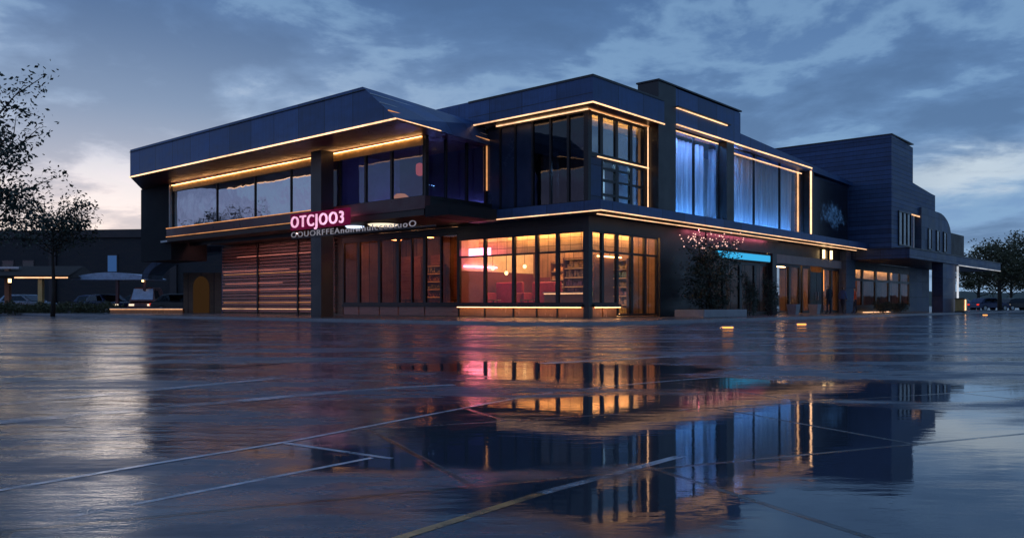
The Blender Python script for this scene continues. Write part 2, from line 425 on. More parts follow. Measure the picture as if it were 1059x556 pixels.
pxline('paving_marking_or_reflection', (405, 560), (560, 511), .04, M['line_o'], .0056)  # orange edge reflection drawn in as a coloured streak
pxline('paving_marking_or_reflection', (560, 511), (705, 472), .045, M['line'], .0058)
pxline('road_marking', (560, 376), (1100, 352), .14, M['line'], bow=.4)
pxline('road_marking', (760, 340), (1130, 334), .2, M['line'])

# sidewalk with a raised kerb round the building
def rounded(s0, t0, r, s1, t1):
    pts = []
    for k in range(9):
        a = math.pi+k*math.pi/16; pts.append((s0+r+r*math.cos(a), t0+r+r*math.sin(a)))
    return pts+[(s1, t0), (s1, t1), (s0, t1)]
ol = [W(s, t) for s, t in rounded(-7.6, -4.8, 3.5, 75, 60)]
il = [W(s, t) for s, t in rounded(-7.45, -4.65, 3.4, 74.8, 59.8)]
mb = MB(); n_ = len(ol)
mb.add([(p.x, p.y, 0) for p in ol]+[(p.x, p.y, .118) for p in ol]+[(p.x, p.y, .118) for p in il],
       [(i, (i+1) % n_, n_+(i+1) % n_, n_+i) for i in range(n_)]+[(n_+i, n_+(i+1) % n_, 2*n_+(i+1) % n_, 2*n_+i) for i in range(n_)])
struct(mb.build('kerb', M['stone']))
sheet('sidewalk', [(p.x, p.y) for p in il], .12, M['walk'])

# ------------------------------------------------------------------ THE BUILDING
B = thing('commercial_building', 'dark modern two-storey commercial building outlined with warm light strips on the wet corner', 'building', (BX, BY, 0), ANG)
def bx(name, mat, *a, bevel=0): return box(name, M[mat], B, *a, bevel=bevel)
def strip(mat, *a): return box('light_strip', M[mat], B, *a)

def window(plane, c, a0, a1, z0, z1, gmat, mull=(), trans=(), fw=.06, depth=.12, sgn=1, frame='frame', sub=None):
    """one glazed opening: frame with mullions (the part) and its panes (a sub-part).
    plane 't': glass in the plane t=c, running along s; plane 's': glass in the plane s=c, running along t."""
    f = MB(); p = MB()
    def bb(m, x0, x1, y0, y1, zz0, zz1):
        if plane == 't': m.box(x0, x1, y0, y1, zz0, zz1)
        else: m.box(y0, y1, x0, x1, zz0, zz1)
    d0, d1 = c-depth/2, c+depth/2
    xs = [a0]+list(mull)+[a1]
    bb(f, a0, a1, d0, d1, z0, z0+fw); bb(f, a0, a1, d0, d1, z1-fw, z1)
    for i, x in enumerate(xs):
        w = fw/2 if 0 < i < len(xs)-1 else fw/2
        xx = min(max(x, a0+w), a1-w)
        bb(f, xx-w, xx+w, d0-.003, d1+.003, z0+fw, z1-fw)
    for tz in trans: bb(f, a0+fw, a1-fw, d0+.003, d1-.003, tz-fw/2, tz+fw/2)
    if sub:
        for (x0, x1, zz) in sub: bb(f, x0, x1, d0+.004, d1-.004, zz-.03, zz+.03)
    fo = f.build('window', M[frame], B)
    bb(p, a0+.01, a1-.01, c-.006, c+.006, z0+.01, z1-.01)
    p.build('pane', M[gmat], fo)
    return fo

# --- floors, roofs and solid cores -----------------------------------------
bx('floor_slab', 'floor', 0, 50, 0, 28.9, .1, .16)
bx('upper_floor', 'black', .02, 29.5, .02, 28.8, 4.40, 4.93)
# ground floor rooms
bx('ceiling', 'cream', .15, 5.55, .15, 7.5, 4.0, 4.02)
bx('partition', 'shopwall', 5.55, 5.7, .1, 16.3, .16, 4.4)
bx('partition', 'shopwall', .12, 5.55, 7.55, 7.7, .16, 4.4)
bx('partition', 'dimwall', .12, 5.55, 16.3, 16.45, .16, 4.4)
bx('partition', 'dimwall', 3.6, 3.7, 7.7, 16.3, .16, 4.4)
bx('partition', 'dimwall', 5.7, 17.4, 4.9, 5.0, .16, 4.4)
bx('partition', 'shopwall', 17.4, 30.5, 5.5, 5.6, .16, 4.4)
bx('partition', 'shopwall', 30.6, 50, 4.0, 4.1, .16, 4.4)
for s_ in (10.0, 17.5, 30.6): bx('partition', 'dimwall', s_, s_+.12, .15, 5.0, .16, 4.4)

# corner shop: glass from sill to header, bronze spandrels under the sill rail
LEFT = [.12, 1.57, 2.71, 4.05, 5.8, 7.49]
for a, b in zip(LEFT[:-1], LEFT[1:]):
    window('s', 0, a, b, .70, 3.78, 'g_clear', trans=(2.92,), fw=.08)
window('s', 0, 7.49, 9.86, .70, 4.1, 'g_lounge', mull=(8.7,), fw=.1)
window('s', 0, 9.86, 11.83, .70, 4.1, 'g_lounge', mull=(10.8,), fw=.1)
window('s', 0, 11.83, 13.3, .70, 4.1, 'g_lounge', fw=.1)
window('s', 0, 13.3, 15.0, .70, 4.1, 'g_lounge', fw=.1)
window('s', 0, 15.0, 16.35, .70, 4.1, 'g_lounge', fw=.1)
bx('sill_rail', 'frame', -.26, .09, .12, 7.49, .58, .697)
bx('sill_rail', 'frame', -.09, .09, 7.493, 16.4, .58, .697)
for a, b in zip(LEFT[:-1], LEFT[1:]): bx('spandrel_panel', 'spandrel', -.03, .03, a+.04, b-.04, .16, .575)
for a in LEFT[1:]: bx('mullion', 'frame', -.07, -.035, a-.035, a+.035, .12, .577)
for a, b in ((7.49, 9.86), (9.86, 11.83), (11.83, 13.3), (13.3, 15.0), (15.0, 16.35)): bx('spandrel_panel', 'slat', -.03, .03, a+.04, b-.04, .16, .575)
strip('led_sill', -.25, -.2, .2, 7.4, .565, .578)
RIGHT = [.12, 1.0, 2.1, 3.25, 4.35, 5.4]
for i, (a, b) in enumerate(zip(RIGHT[:-1], RIGHT[1:])):
    window('t', 0, a, b, .70 if i < 2 else .2, 3.78, 'g_clear', trans=(2.92,), fw=.08)
bx('sill_rail', 'frame', .12, 2.08, -.26, .09, .58, .697)
for a, b in ((.12, 1.0), (1.0, 2.1)): bx('spandrel_panel', 'spandrel', a+.04, b-.04, -.03, .03, .16, .575)
strip('led_sill', .2, 2.05, -.25, -.2, .565, .578)
bx('corner_post', 'black', -.16, .115, -.16, .115, .12, 4.36)
bx('header', 'black', -.1, .1, .115, 16.4, 4.102, 4.36)
bx('header', 'black', -.08, .1, .115, 7.48, 3.782, 4.10)
bx('header', 'black', .115, 5.6, -.1, .1, 3.782, 4.36)
# warm pelmet wall inside the shop glass
bx('pelmet', 'pelmet', 1.25, 1.3, 1.3, 7.4, 3.02, 3.98)
bx('pelmet', 'pelmet', 1.3, 5.4, 1.25, 1.3, 3.02, 3.98)
strip('cove', 1.0, 1.06, 1.2, 5.6, 3.9, 3.95)
strip('dimceil', 1.0, 1.06, 5.7, 7.4, 3.9, 3.95)
strip('cove', 1.0, 5.4, .96, 1.02, 3.9, 3.95)
for s_ in (2.2, 3.6, 4.9): strip('ceil', s_, s_+.25, 1.6, 7.2, 3.955, 3.985)
bx('wall_panel', 'cream', .13, 5.5, 7.51, 7.545, 2.303, 3.9)
bx('wainscot', 'redwall', .13, 5.5, 7.5, 7.545, .16, 2.3)
bx('wainscot', 'redwall', 5.5, 5.545, 4.2, 7.5, .16, 2.1)
strip('added_pink', .3, 2.6, 7.44, 7.49, 2.5, 2.53)  # pink strip added to tint this bay and its ground reflection
bx('backlit_panel', 'pinkpanel', .5, .54, 5.95, 7.35, 2.98, 3.34)
# timber lit panel behind the last two bays of the right face
bx('timber_screen', 'wood', 3.4, 5.4, 2.1, 2.18, .16, 3.0)
strip('led_sill', 3.4, 5.35, 1.9, 1.95, 2.9, 2.95)
strip('led_sill', 3.4, 5.35, 1.9, 1.95, .2, .25)
# dim lounge behind the long left glass
for t_ in (9.0, 12.0, 14.6): strip('dimceil', 1.2, 2.6, t_, t_+.25, 4.24, 4.27)
strip('led_lo', 3.52, 3.58, 8.0, 16.0, .72, .80)
for k, (t0, t1) in enumerate(((8.0, 9.5), (10.0, 11.4), (12.2, 13.2), (14, 15.8))): bx('wall_panel', 'slat', 3.5, 3.56, t0, t1, 1.0, 3.4)

# louvred wall at the far left of the ground floor, with amber and pink glowing lines added to imitate light trails
bx('wall', 'dimwall', .05, .25, 16.5, 28.9, .12, 4.4)
for i in range(21):
    z_ = .25+i*.195
    bx('louvre', 'slat', -.12, .045, 17.0, 28.8, z_, z_+.13)
for z_, a, b, m_ in ((3.62, 18.5, 27.0, 'trail_pink'), (2.74, 21.3, 28.7, 'trail_pink'), (2.55, 19.0, 28.6, 'led_lo'), (1.96, 22.0, 28.4, 'trail_pink'),
                     (1.57, 17.2, 28.7, 'trail_pink'), (1.18, 17.1, 24.5, 'led_lo'), (.79, 19.2, 28.6, 'led_lo'), (.40, 17.2, 28.8, 'led')):
    strip(m_, -.14, -.118, a, b, z_+.02, z_+.038)
bx('hiding_lip', 'black', -2.75, -2.72, 16.8, 28.0, 4.26, 4.449)  # added lip that keeps the wash strip out of view
strip('wash', -2.68, -2.5, 17.0, 27.8, 4.40, 4.445)  # hidden strip added to brighten the slats
for t_ in (20.4, 24.6): bx('post', 'frame', -.2, -.13, t_-.06, t_+.06, .12, 4.4)
bx('end_wall', 'clad', .0, 14, 28.9, 29.1, .0, 4.4)

# --- canopy -------------------------------------------------------------------
cp = [(-1.2, -1.5), (31, -1.5), (31, .0), (.0, .0), (.0, 5.74), (-1.2, 5.74)]
MB().prism(cp, 4.36, 4.80, 'z').build('canopy', M['fascia'], B)
bx('soffit', 'soffit', -1.1, 5.5, -1.4, -.105, 4.352, 4.358)
bx('soffit', 'soffit', 5.5, 30.9, -1.4, -.105, 4.352, 4.358)
strip('led', -1.235, -1.202, -1.5, 4.6, 4.36, 4.40)
strip('led', -1.235, 36.0, -1.535, -1.502, 4.36, 4.40)
strip('led', -.5, 33.0, -.85, -.80, 4.325, 4.351)
bx('canopy_edge', 'black', 31.003, 36.0, -1.5, -1.3, 4.36, 4.6)
# warm hidden lamps tucked under the canopy soffit, red wash over the planted bay
strip('magenta', 8.5, 17.5, -.5, -.46, 4.29, 4.345)
bx('hiding_lip', 'black', 8.4, 17.6, -.56, -.54, 4.24, 4.349)  # added lip that keeps the strip out of view

# --- upper corner block ------------------------------------------------------
window('s', 0, .1, 1.0, 4.95, 8.72, 'g_dark', fw=.07)
for a, b in ((1.0, 1.95), (1.95, 2.95), (2.95, 3.95), (3.95, 4.85), (4.85, 5.7)): window('s', 0, a, b, 4.95, 8.72, 'navyglass' if a > 2.5 else 'g_dark', fw=.05)
RU = [.1, .9, 2.03, 3.17, 4.28, 4.56]
for i, (a, b) in enumerate(zip(RU[:-1], RU[1:])):
    window('t', 0, a, b, 6.93, 8.72, 'g_sky', fw=.1 if i < 4 else .05)
window('t', 0, .9, 2.03, 4.95, 6.83, 'g_clear', mull=(), trans=(5.35, 5.95, 6.45), fw=.1)
window('t', 0, 2.03, 3.17, 4.95, 6.83, 'g_clear', trans=(5.35, 5.95, 6.45), fw=.1)
window('t', 0, 3.17, 4.28, 4.95, 6.83, 'g_sky', trans=(5.95,), fw=.1)
window('t', 0, 4.28, 4.56, 4.95, 6.83, 'g_sky', fw=.05)
bx('wall_panel', 'clad', .1, .9, -.05, .05, 4.95, 6.83)
bx('transom', 'frame', .1, 4.56, -.08, .08, 6.832, 6.928)
strip('led', .55, 4.55, -.115, -.082, 6.85, 6.90)
bx('corner_post', 'frame', -.09, .097, -.09, .097, 4.93, 8.74)
strip('led', 4.46, 4.50, -.12, -.085, 4.95, 8.72)
strip('led_lo', 4.12, 4.2, .12, .2, 4.95, 8.70)
# room behind: dark, one cool lit office
bx('ceiling', 'navywall', .1, 4.7, .1, 5.7, 8.74, 8.76)
bx('partition', 'navywall', 3.2, 3.25, 1.6, 5.7, 4.93, 8.72)
bx('partition', 'navywall', .7, 4.6, 1.55, 1.6, 4.93, 6.9)
bx('partition', 'navywall', 1.0, 4.6, 1.55, 1.6, 6.9, 8.72)
bx('partition', 'white', .8, 3.3, 1.45, 1.5, 4.95, 6.85)
bx('partition', 'navywall', .78, 3.32, .1, 1.5, 6.87, 6.92)
strip('bluewin', .9, 3.2, .12, .34, 6.855, 6.865)
# warm cove just inside the top of the right windows
bx('pelmet', 'gold', .2, 4.5, .3, .33, 8.25, 8.70)
strip('cove', .2, 4.5, .16, .19, 8.67, 8.70)

# roof of the corner block with an oversailing fascia and two warm lines
rf = [(-.9, -.9), (4.57, -.9), (4.57, 20), (-.9, 20)]
MB().prism(rf, 8.78, 9.85, 'z').build('roof', M['fascia'], B)
bx('roof_edge', 'black', -.93, 4.565, -.93, -.903, 9.78, 9.87); bx('roof_edge', 'black', -.93, -.903, -.9, 6.0, 9.78, 9.87)
bx('fascia_seam', 'black', -.908, -.90, -.9, 6.0, 9.13, 9.15)
bx('soffit', 'maroon', -.86, 4.55, -.86, -.11, 8.768, 8.777); bx('soffit', 'maroon', -.86, -.11, -.1, 5.7, 8.768, 8.777)
strip('led', -.94, 4.56, -.94, -.902, 8.73, 8.782); strip('led', -.94, -.902, -.90, 6.3, 8.73, 8.782)
strip('led', -.16, -.10, -.1, 5.0, 8.72, 8.765)
strip('led_lo', -.1, 4.5, -.16, -.11, 8.735, 8.765)

# --- upper left block ---------------------------------------------------------
S0 = -3.8
TL = [5.8, 7.9, 9.7, 11.6]
for a, b in zip(TL[:-1], TL[1:]): window('s', S0, a, b, 5.28, 8.08, 'g_violet', fw=.06)
TL2 = [12.7, 15.6, 18.9, 22.8, 27.9]
for a, b in zip(TL2[:-1], TL2[1:]): window('s', S0, a, b, 5.28, 8.08, 'g_mirror', fw=.035)
window('s', S0, 11.6, 12.7, 5.28, 8.08, 'g_dark', fw=.06)
for a, b in ((-3.72, -2.6), (-2.6, -1.3), (-1.3, -.05)): window('t', 5.74, a, b, 5.28, 8.02, 'g_violet', fw=.05)
strip('violet', -3.0, -.3, 10.6, 10.8, 8.05, 8.08); strip('violet', .24, .29, 6.2, 11.8, 5.3, 5.36)  # violet strips added to brighten the dark room
bx('corner_post', 'frame', S0-.05, S0+.06, 5.68, 5.79, 5.28, 8.08)
bx('glass_fin', 'cool_fin' if 'cool_fin' in M else 'steel', S0-.25, S0-.02, 27.93, 27.97, 5.28, 7.9)
bx('gold_header', 'gold', S0-.10, S0-.075, 5.8, 27.8, 7.46, 7.855)
strip('soffitled', S0-.19, S0-.15, 5.8, 27.8, 7.80, 7.825)
strip('led', -3.7, -.05, 5.65, 5.69, 7.98, 8.04)
strip('led_lo', -.09, -.04, 5.63, 5.68, 5.9, 7.96)
bx('post', 'maroon', -.12, -.03, 5.69, 5.74, 5.28, 7.98)
# rooms behind
bx('ceiling', 'purplewall', S0+.2, 3.9, 5.85, 27.9, 8.1, 8.12)
bx('upper_floor', 'purplewall', S0+.1, 0, 5.8, 28.0, 5.18, 5.22)
bx('partition', 'purplewall', .3, .4, 5.85, 28, 5.22, 8.1)
bx('partition', 'purplewall', S0+.2, .3, 12.1, 12.2, 5.22, 8.1)
bx('partition', 'purplewall', S0+.05, .3, 27.92, 28.0, 5.22, 8.1)
strip('added_pink', S0+.17, S0+.22, 13.0, 26.5, 8.03, 8.07)  # pink and magenta strips added to tint the room behind the glass
strip('magenta', .24, .28, 13.0, 22.0, 5.3, 5.36)
strip('dimceil', -1.0, -.9, 9.5, 10.5, 8.05, 8.08)
# dark band between the floors with two thin amber lines
bx('band', 'maroon', -4.15, S0-.03, 5.4, 28.1, 4.72, 5.26)
bx('band', 'black', S0-.03, .0, 5.4, 28.1, 4.72, 5.176)
bx('band', 'black', S0-.03, .0, 5.38, 5.70, 5.178, 5.27)
bx('canopy', 'matte', -4.15, -1.203, 4.0, 5.38, 4.36, 4.82)
bx('lower_soffit', 'brown', -4.1, -.02, 5.5, 28.1, 4.45, 4.715)
bx('lower_soffit', 'white', -4.08, -1.2, 28.1, 29.0, 4.45, 4.56)
strip('led_lo', -4.18, -4.152, 12.8, 28.1, 5.22, 5.26)
strip('led_lo', -4.18, -4.152, 12.8, 28.1, 4.72, 4.75)
# deep oversailing roof: canted right end, layered edge
bt = [(-6.8, 4.13, 7.84), (.0, 5.45, 7.95), (.0, 32.6, 8.22), (-3.5, 32.6, 8.02), (-6.8, 27, 7.9)]
tp = [(-6.8, 6.19, 9.42), (.0, 5.95, 8.98), (.0, 32.6, 9.45), (-3.5, 32.6, 9.45), (-6.8, 27, 9.45)]
MB().loft(bt, tp).build('roof', M['fascia'], B)
MB().loft([(-6.7, 4.3, 7.82), (-.1, 5.5, 7.93), (-.1, 32.4, 8.2), (-3.45, 32.4, 8.0), (-6.7, 26.95, 7.88)], [(-6.7, 4.3, 7.835), (-.1, 5.5, 7.945), (-.1, 32.4, 8.215), (-3.45, 32.4, 8.015), (-6.7, 26.95, 7.895)]).build('soffit', M['maroon'], B)
def lerp(a, b, f): return tuple(x+(y-x)*f for x, y in zip(a, b))
def edge_strip(a, b, r, mat, name='light_strip'):
    a, b = Vector(a), Vector(b); MB().tube([a, b], r, 6).build(name, M[mat], B)
edge_strip((-6.83, 4.13, 7.84), (-6.83, 27, 7.90), .035, 'led_hi')
edge_strip((-6.8, 4.10, 7.84), (-3.9, 4.68, 7.9), .02, 'led')
for f in (.25, .5, .78):
    a, b = lerp(bt[0], tp[0], f), lerp(bt[1], tp[1], f)
    edge_strip((a[0], a[1]-.03, a[2]), (b[0], b[1]-.03, b[2]), .022, 'white' if f > .3 else 'led_lo', 'trim' if f > .3 else 'light_strip')
edge_strip((-6.83, 6.0, 9.28), (-6.83, 27, 9.31), .02, 'black', 'trim')
# tall columns
bx('column', 'black', -4.9, -4.2, 11.6, 12.4, .12, 7.83)
bx('end_pier', 'matte', -3.8, -1.5, 28.2, 32.2, 3.4, 7.98)

# --- portal with the narrow curtained window -----------------------------------
bx('pier', 'black', 4.57, 6.1, -.6, .5, 4.81, 10.78)
bx('pier', 'black', 11.2, 12.0, -.6, -.05, 4.81, 9.02)
bx('header', 'fascia', 6.1, 12.75, -.597, .5, 9.04, 10.72)
bx('header_cap', 'black', 4.5, 12.8, -.66, .55, 10.782, 10.85)
strip('led', 6.12, 11.9, -.66, -.602, 9.02, 9.07)
strip('led', 6.12, 11.2, -.66, -.602, 9.80, 9.83)
strip('led', 6.2, 11.1, -.19, -.162, 8.90, 8.95); strip('led', 12.1, 21.9, -.19, -.162, 8.66, 8.71)
bx('trim', 'black', 6.12, 11.4, -.75, -.602, 9.835, 9.9)
bx('header', 'black', 6.1, 11.2, -.17, -.04, 8.982, 9.038)
window('t', -.1, 6.12, 11.18, 4.95, 8.98, 'g_clear', mull=(8.65,), trans=(), fw=.06)
# wide curtained window
bx('frame_post', 'black', 22.2, 22.9, -.55, .3, 4.81, 9.0)
strip('led_hi', 22.28, 22.42, -.60, -.552, 4.9, 9.0)
strip('led', 12.0, 22.4, -.64, -.602, 9.0, 9.06)
MB().hexa([(12.76, -.6, 9.02), (29.6, -.6, 8.72), (29.6, 10, 8.72), (12.76, 10, 9.02)], [(12.76, -.6, 9.66), (29.6, -.6, 8.95), (29.6, 10, 8.95), (12.76, 10, 9.66)]).build('roof', M['fascia'], B)
bx('roof', 'black', 4.58, 12.74, .503, 12, 9.0, 9.6)
window('t', -.1, 12.02, 22.18, 4.95, 8.98, 'g_clear', mull=(15.4, 18.8), fw=.05)
bx('sill', 'frame', 6.12, 22.2, -.3, .3, 4.935, 4.948)
strip('led', 22.1, 22.14, .1, .2, 5.0, 8.9)
# curtain rooms: blue lamps front and back of the cloth
bx('partition', 'white', 6.1, 22.2, 2.6, 2.7, 4.93, 9.0)
strip('blue', 6.2, 11.1, .1, .5, 4.96, 4.98); strip('blue', 12.1, 22.1, .1, .5, 4.96, 4.98)
strip('covered', 6.2, 11.1, -.03, .0, 8.955, 8.98); strip('covered', 12.1, 22.1, -.03, .0, 8.955, 8.98); strip('bluetop', 6.2, 11.1, .0, .1, 8.99, 8.998); strip('bluetop', 12.1, 22.1, .0, .1, 8.99, 8.998)
strip('blue', 6.3, 22.0, 2.3, 2.45, 5.0, 5.06)
# dark panel with a painted blue foliage reflection
bx('wall', 'clad', 22.9, 29.6, -.3, 1, 4.81, 8.75)
bx('reflection_panel', 'screen', 23.0, 29.3, -.36, -.302, 5.0, 8.6)  # carries the painted foliage reflection, not a display

# --- tower and stepped volumes ------------------------------------------------
MB().hexa([(30, -2.97, 4.42), (34.8, -2.97, 4.42), (34.8, 20, 4.42), (30, 20, 4.42)], [(30, -2.97, 11.95), (34.8, -2.97, 11.75), (34.8, 20, 11.9), (30, 20, 11.9)]).build('tower', M['siding'], B)
bx('tower_cap', 'black', 29.95, 34.85, -3.02, 20, 11.952, 12.02)
bx('wall', 'siding', 34.803, 40.6, -2.95, 12, 7.1, 8.95)
MB().hexa([(34.8, -2.952, 8.952), (40.6, -2.952, 8.952), (40.6, 12, 8.952), (34.8, 12, 8.952)], [(34.8, -2.952, 9.3), (39.5, -2.952, 8.99), (39.5, 12, 8.99), (34.8, 12, 9.3)]).build('roof', M['siding'], B)
bx('wall', 'black', 34.803, 40.5, -2.2, 12, 4.42, 7.098)
window('t', -2.99, 31.4, 34.2, 4.7, 7.05, 'g_dark', mull=(32.4, 33.3), fw=.08)
bx('frame_post', 'steel', 35.2, 35.4, -2.9, -2.7, 4.42, 7.09)
strip('led', 33.6, 38.5, -3.0, -2.96, 6.98, 7.06)
strip('led_lo', 34.9, 34.95, -2.9, -2.85, 4.5, 6.9)
pts = [(36.4, 4.42), (44.6, 4.42), (44.6, 6.1)]+[(44.6-3.6*(1-math.cos(a)), 6.1+1.6*math.sin(a)) for a in [math.pi/2*k/8 for k in range(1, 9)]]+[(36.4, 7.7)]
mb = MB(); mb.prism(pts, -3.1, 6, 'y'); mb.build('curved_wing', M['greyclad'], B)
for a in (38.0, 40.2, 42.2): window('t', -3.14, a, a+.9, 4.75, 6.3, 'g_dark', fw=.07, depth=.08)
bx('end_block', 'brown', 44.62, 49.6, -2.9, 5, 4.42, 6.45)
# far canopy and drive-through roof
bx('canopy', 'clad', 29.6, 57, -4.2, -.02, 3.72, 4.36, bevel=.02)
bx('roof_edge', 'black', 29.55, 57.05, -4.26, .0, 4.362, 4.41)
bx('pylon', 'clad', 38.3, 41.9, -4.05, -3.3, .12, 3.718)
strip('led_white', 42.0, 42.12, -4.22, -4.1, .14, 3.62)
strip('led_white', 42.13, 56.9, -4.235, -4.205, 3.66, 3.72)
bx('wall', 'dimwall', 50.1, 50.3, -.02, 12, .12, 3.9)
bx('wall', 'clad', 44.5, 50.1, -.06, .1, .12, 3.72)

# --- right-hand ground floor ---------------------------------------------------
bx('wall', 'black', 5.62, 10.0, -.05, .1, .12, 4.35)
bx('header', 'black', 10.0, 30.5, -.1, .1, 3.62, 4.35)
for a, b in ((10.15, 12.0), (12.0, 13.9), (13.9, 15.7), (15.7, 17.4)): window('t', 0, a, b, .18, 3.0, 'g_store', fw=.14)
bx('pier', 'black', 17.42, 18.0, -.3, .1, .12, 3.6)
bx('shop_header', 'stone', 18.02, 29.0, -.2, .1, 3.1, 3.6)
for a, b in ((18.05, 20.4), (20.4, 22.0), (22.3, 23.6), (25.6, 27.2), (27.2, 28.5)): window('t', 0, a, b, .18, 3.08, 'g_store', fw=.14)
door = bx('door', 'frame', 23.7, 24.6, -.04, .04, .16, 2.75); box('handle', M['steel'], door, 24.4, 24.44, -.1, -.06, 1.0, 1.5)
door = bx('door', 'frame', 24.65, 25.5, -.04, .04, .16, 2.75); box('handle', M['steel'], door, 24.8, 24.84, -.1, -.06, 1.0, 1.5)
bx('pier', 'greyclad', 28.6, 30.4, -.5, .1, .12, 4.3)
strip('ceil', 18.4, 22.0, 3.5, 3.7, 3.3, 3.36); strip('ceil', 23.0, 28.4, 3.6, 3.8, 3.3, 3.36); strip('ceil', 18.4, 22.0, 1.2, 1.3, 3.3, 3.36)
bx('partition', 'shopwall', 18.1, 23.0, 2.5, 2.55, .16, 3.5)
bx('partition', 'wood', 19.9, 20.6, 2.44, 2.497, .16, 3.4)
strip('cove', 18.2, 22.9, 2.3, 2.36, 3.3, 3.34)
strip('cove', 23.6, 28.4, 4.9, 5.0, 3.3, 3.34)
strip('orange', 27.5, 27.62, .6, .7, 1.6, 3.0)
strip('coolhi', 10.6, 17.0, 4.5, 4.6, 3.3, 3.34)
C_ = [30.6, 33.2, 36.1, 39.2, 42.0, 44.4]
for a, b in zip(C_[:-1], C_[1:]): window('t', 0, a, b, .5, 3.3, 'g_store', trans=(2.45,), fw=.16)
bx('sill_rail', 'frame', 30.6, 44.4, -.1, .1, .12, .497)
bx('header', 'black', 30.55, 44.45, -.08, .1, 3.302, 3.71)
bx('pelmet', 'cream', 30.8, 44.2, 1.2, 1.25, 2.55, 3.6)
strip('cove', 30.9, 44.2, .95, 1.0, 3.5, 3.55)
strip('dimceil', 31, 44, 2.5, 2.7, 3.5, 3.55)
strip('led', 32.0, 38.0, -.5, -.46, .13, .18)

# ------------------------------------------------------------------ neon sign and lettering
def text_mesh(name, body, size, mat, parent, loc, rot, depth=.03, xs=1.0, off=0.0, sp=1.0):
    cu = bpy.data.curves.new(name, 'FONT'); cu.body = body; cu.size = size; cu.extrude = depth; cu.offset = off
    cu.resolution_u = 4; cu.space_character = sp
    o = bpy.data.objects.new(name, cu); COL.objects.link(o)
    dg = bpy.context.evaluated_depsgraph_get(); dg.update()
    me = bpy.data.meshes.new_from_object(o.evaluated_get(dg)); bpy.data.objects.remove(o)
    me.materials.clear(); me.materials.append(mat)
    q = bpy.data.objects.new(name, me); COL.objects.link(q); q.parent = parent
    q.location = loc; q.rotation_euler = rot; q.scale = (xs, 1, 1)
    return q
# the sign faces -s; its text runs towards -t
sg = inb('neon_sign', 'glowing pink neon sign across the tall dark column', 'sign', -4.98, 13.8, 4.25)
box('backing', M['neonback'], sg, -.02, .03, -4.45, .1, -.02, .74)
text_mesh('lettering', 'OTCJOO3', .76, M['neon'], sg, (-.09, -.02, .09), (R(90), 0, R(-90)), .03, 1.06, .004, 1.2)
box('bracket', M['black'], sg, .04, .1, -2.2, -1.4, .1, .6)
sc_ = inb('lettering_sign', 'row of small white letters below and right of the pink sign', 'sign', -4.98, 13.9, 3.86)
box('rail', M['black'], sc_, .03, .07, -10.0, .0, -.03, .02)
box('bracket', M['black'], sc_, .072, .09, -2.2, -1.5, -.02, .3)
text_mesh('lettering', 'OOUORFFEAnonwhulcceetuoO', .36, M['script'], sc_, (.0, 0, .03), (R(90), 0, R(-90)), .012, 1.62, .0, 1.16)

strip('magenta', -4.78, -4.74, 10.6, 11.5, 4.8, 4.85); strip('magenta', -4.78, -4.74, 12.5, 13.4, 4.8, 4.85)  # hidden strips added behind the sign to spread a pink glow
# cyan sign light over the planted shopfront
cs = inb('shop_sign', 'cyan lit blank sign band over the dark shopfront under the canopy', 'sign', 10.6, -.35, 3.1)
box('panel', M['cyan'], cs, 0, 6.4, 0, .05, 0, .34); box('casing', M['black'], cs, -.06, 6.46, .053, .2, -.05, .40)

# ------------------------------------------------------------------ curtains
def curtain(s0, s1, t, z0, z1, label, seed, pitch=.34):
    rr = random.Random(seed); root = inb('curtain', label, 'curtain', s0, t, z0, group='sheer curtains in the lit upper windows')
    nx = int((s1-s0)/.035); nz = 10; vs = []; fs = []
    ph = [rr.uniform(0, 6) for _ in range(4)]
    for j in range(nz+1):
        z = (z1-z0)*j/nz
        for i in range(nx+1):
            x = (s1-s0)*i/nx
            y = .15*math.sin(2*math.pi*x/pitch+ph[0]+.9*math.sin(x*1.7+ph[1]))+.035*math.sin(2*math.pi*x/(pitch*.41)+ph[2]+.5*z)+.05*math.sin(x*.9+ph[3]+z*.4)
            vs.append((x, y*(1.15-.35*j/nz), z))
    for j in range(nz):
        for i in range(nx): fs.append((j*(nx+1)+i, j*(nx+1)+i+1, (j+1)*(nx+1)+i+1, (j+1)*(nx+1)+i))
    o = MB().add(vs, fs).build('cloth', M['curtain'], root, smooth=True)
    so = o.modifiers.new('s', 'SOLIDIFY'); so.thickness = .006
    MB().tube([(0, 0, z1-z0+.02), (s1-s0, 0, z1-z0+.02)], .02, 6).build('rail', M['frame'], root)
curtain(6.0, 8.75, .75, 4.98, 8.9, 'blue-lit sheer curtain beside the tall dark pier in the narrow upper window', 1, .5)
curtain(8.7, 11.3, .75, 4.98, 8.9, 'blue-lit sheer curtain nearest the slim middle pier in the narrow upper window', 2, .46)
curtain(11.9, 15.45, .75, 4.98, 8.9, 'blue-lit sheer curtain at the near end of the wide upper window', 3, .4)
curtain(15.45, 18.8, .75, 4.98, 8.9, 'blue-lit sheer curtain in the middle bay of the wide upper window', 4, .38)
curtain(18.75, 22.25, .75, 4.98, 8.9, 'blue-lit sheer curtain beside the bright vertical strip of the wide upper window', 5, .38)
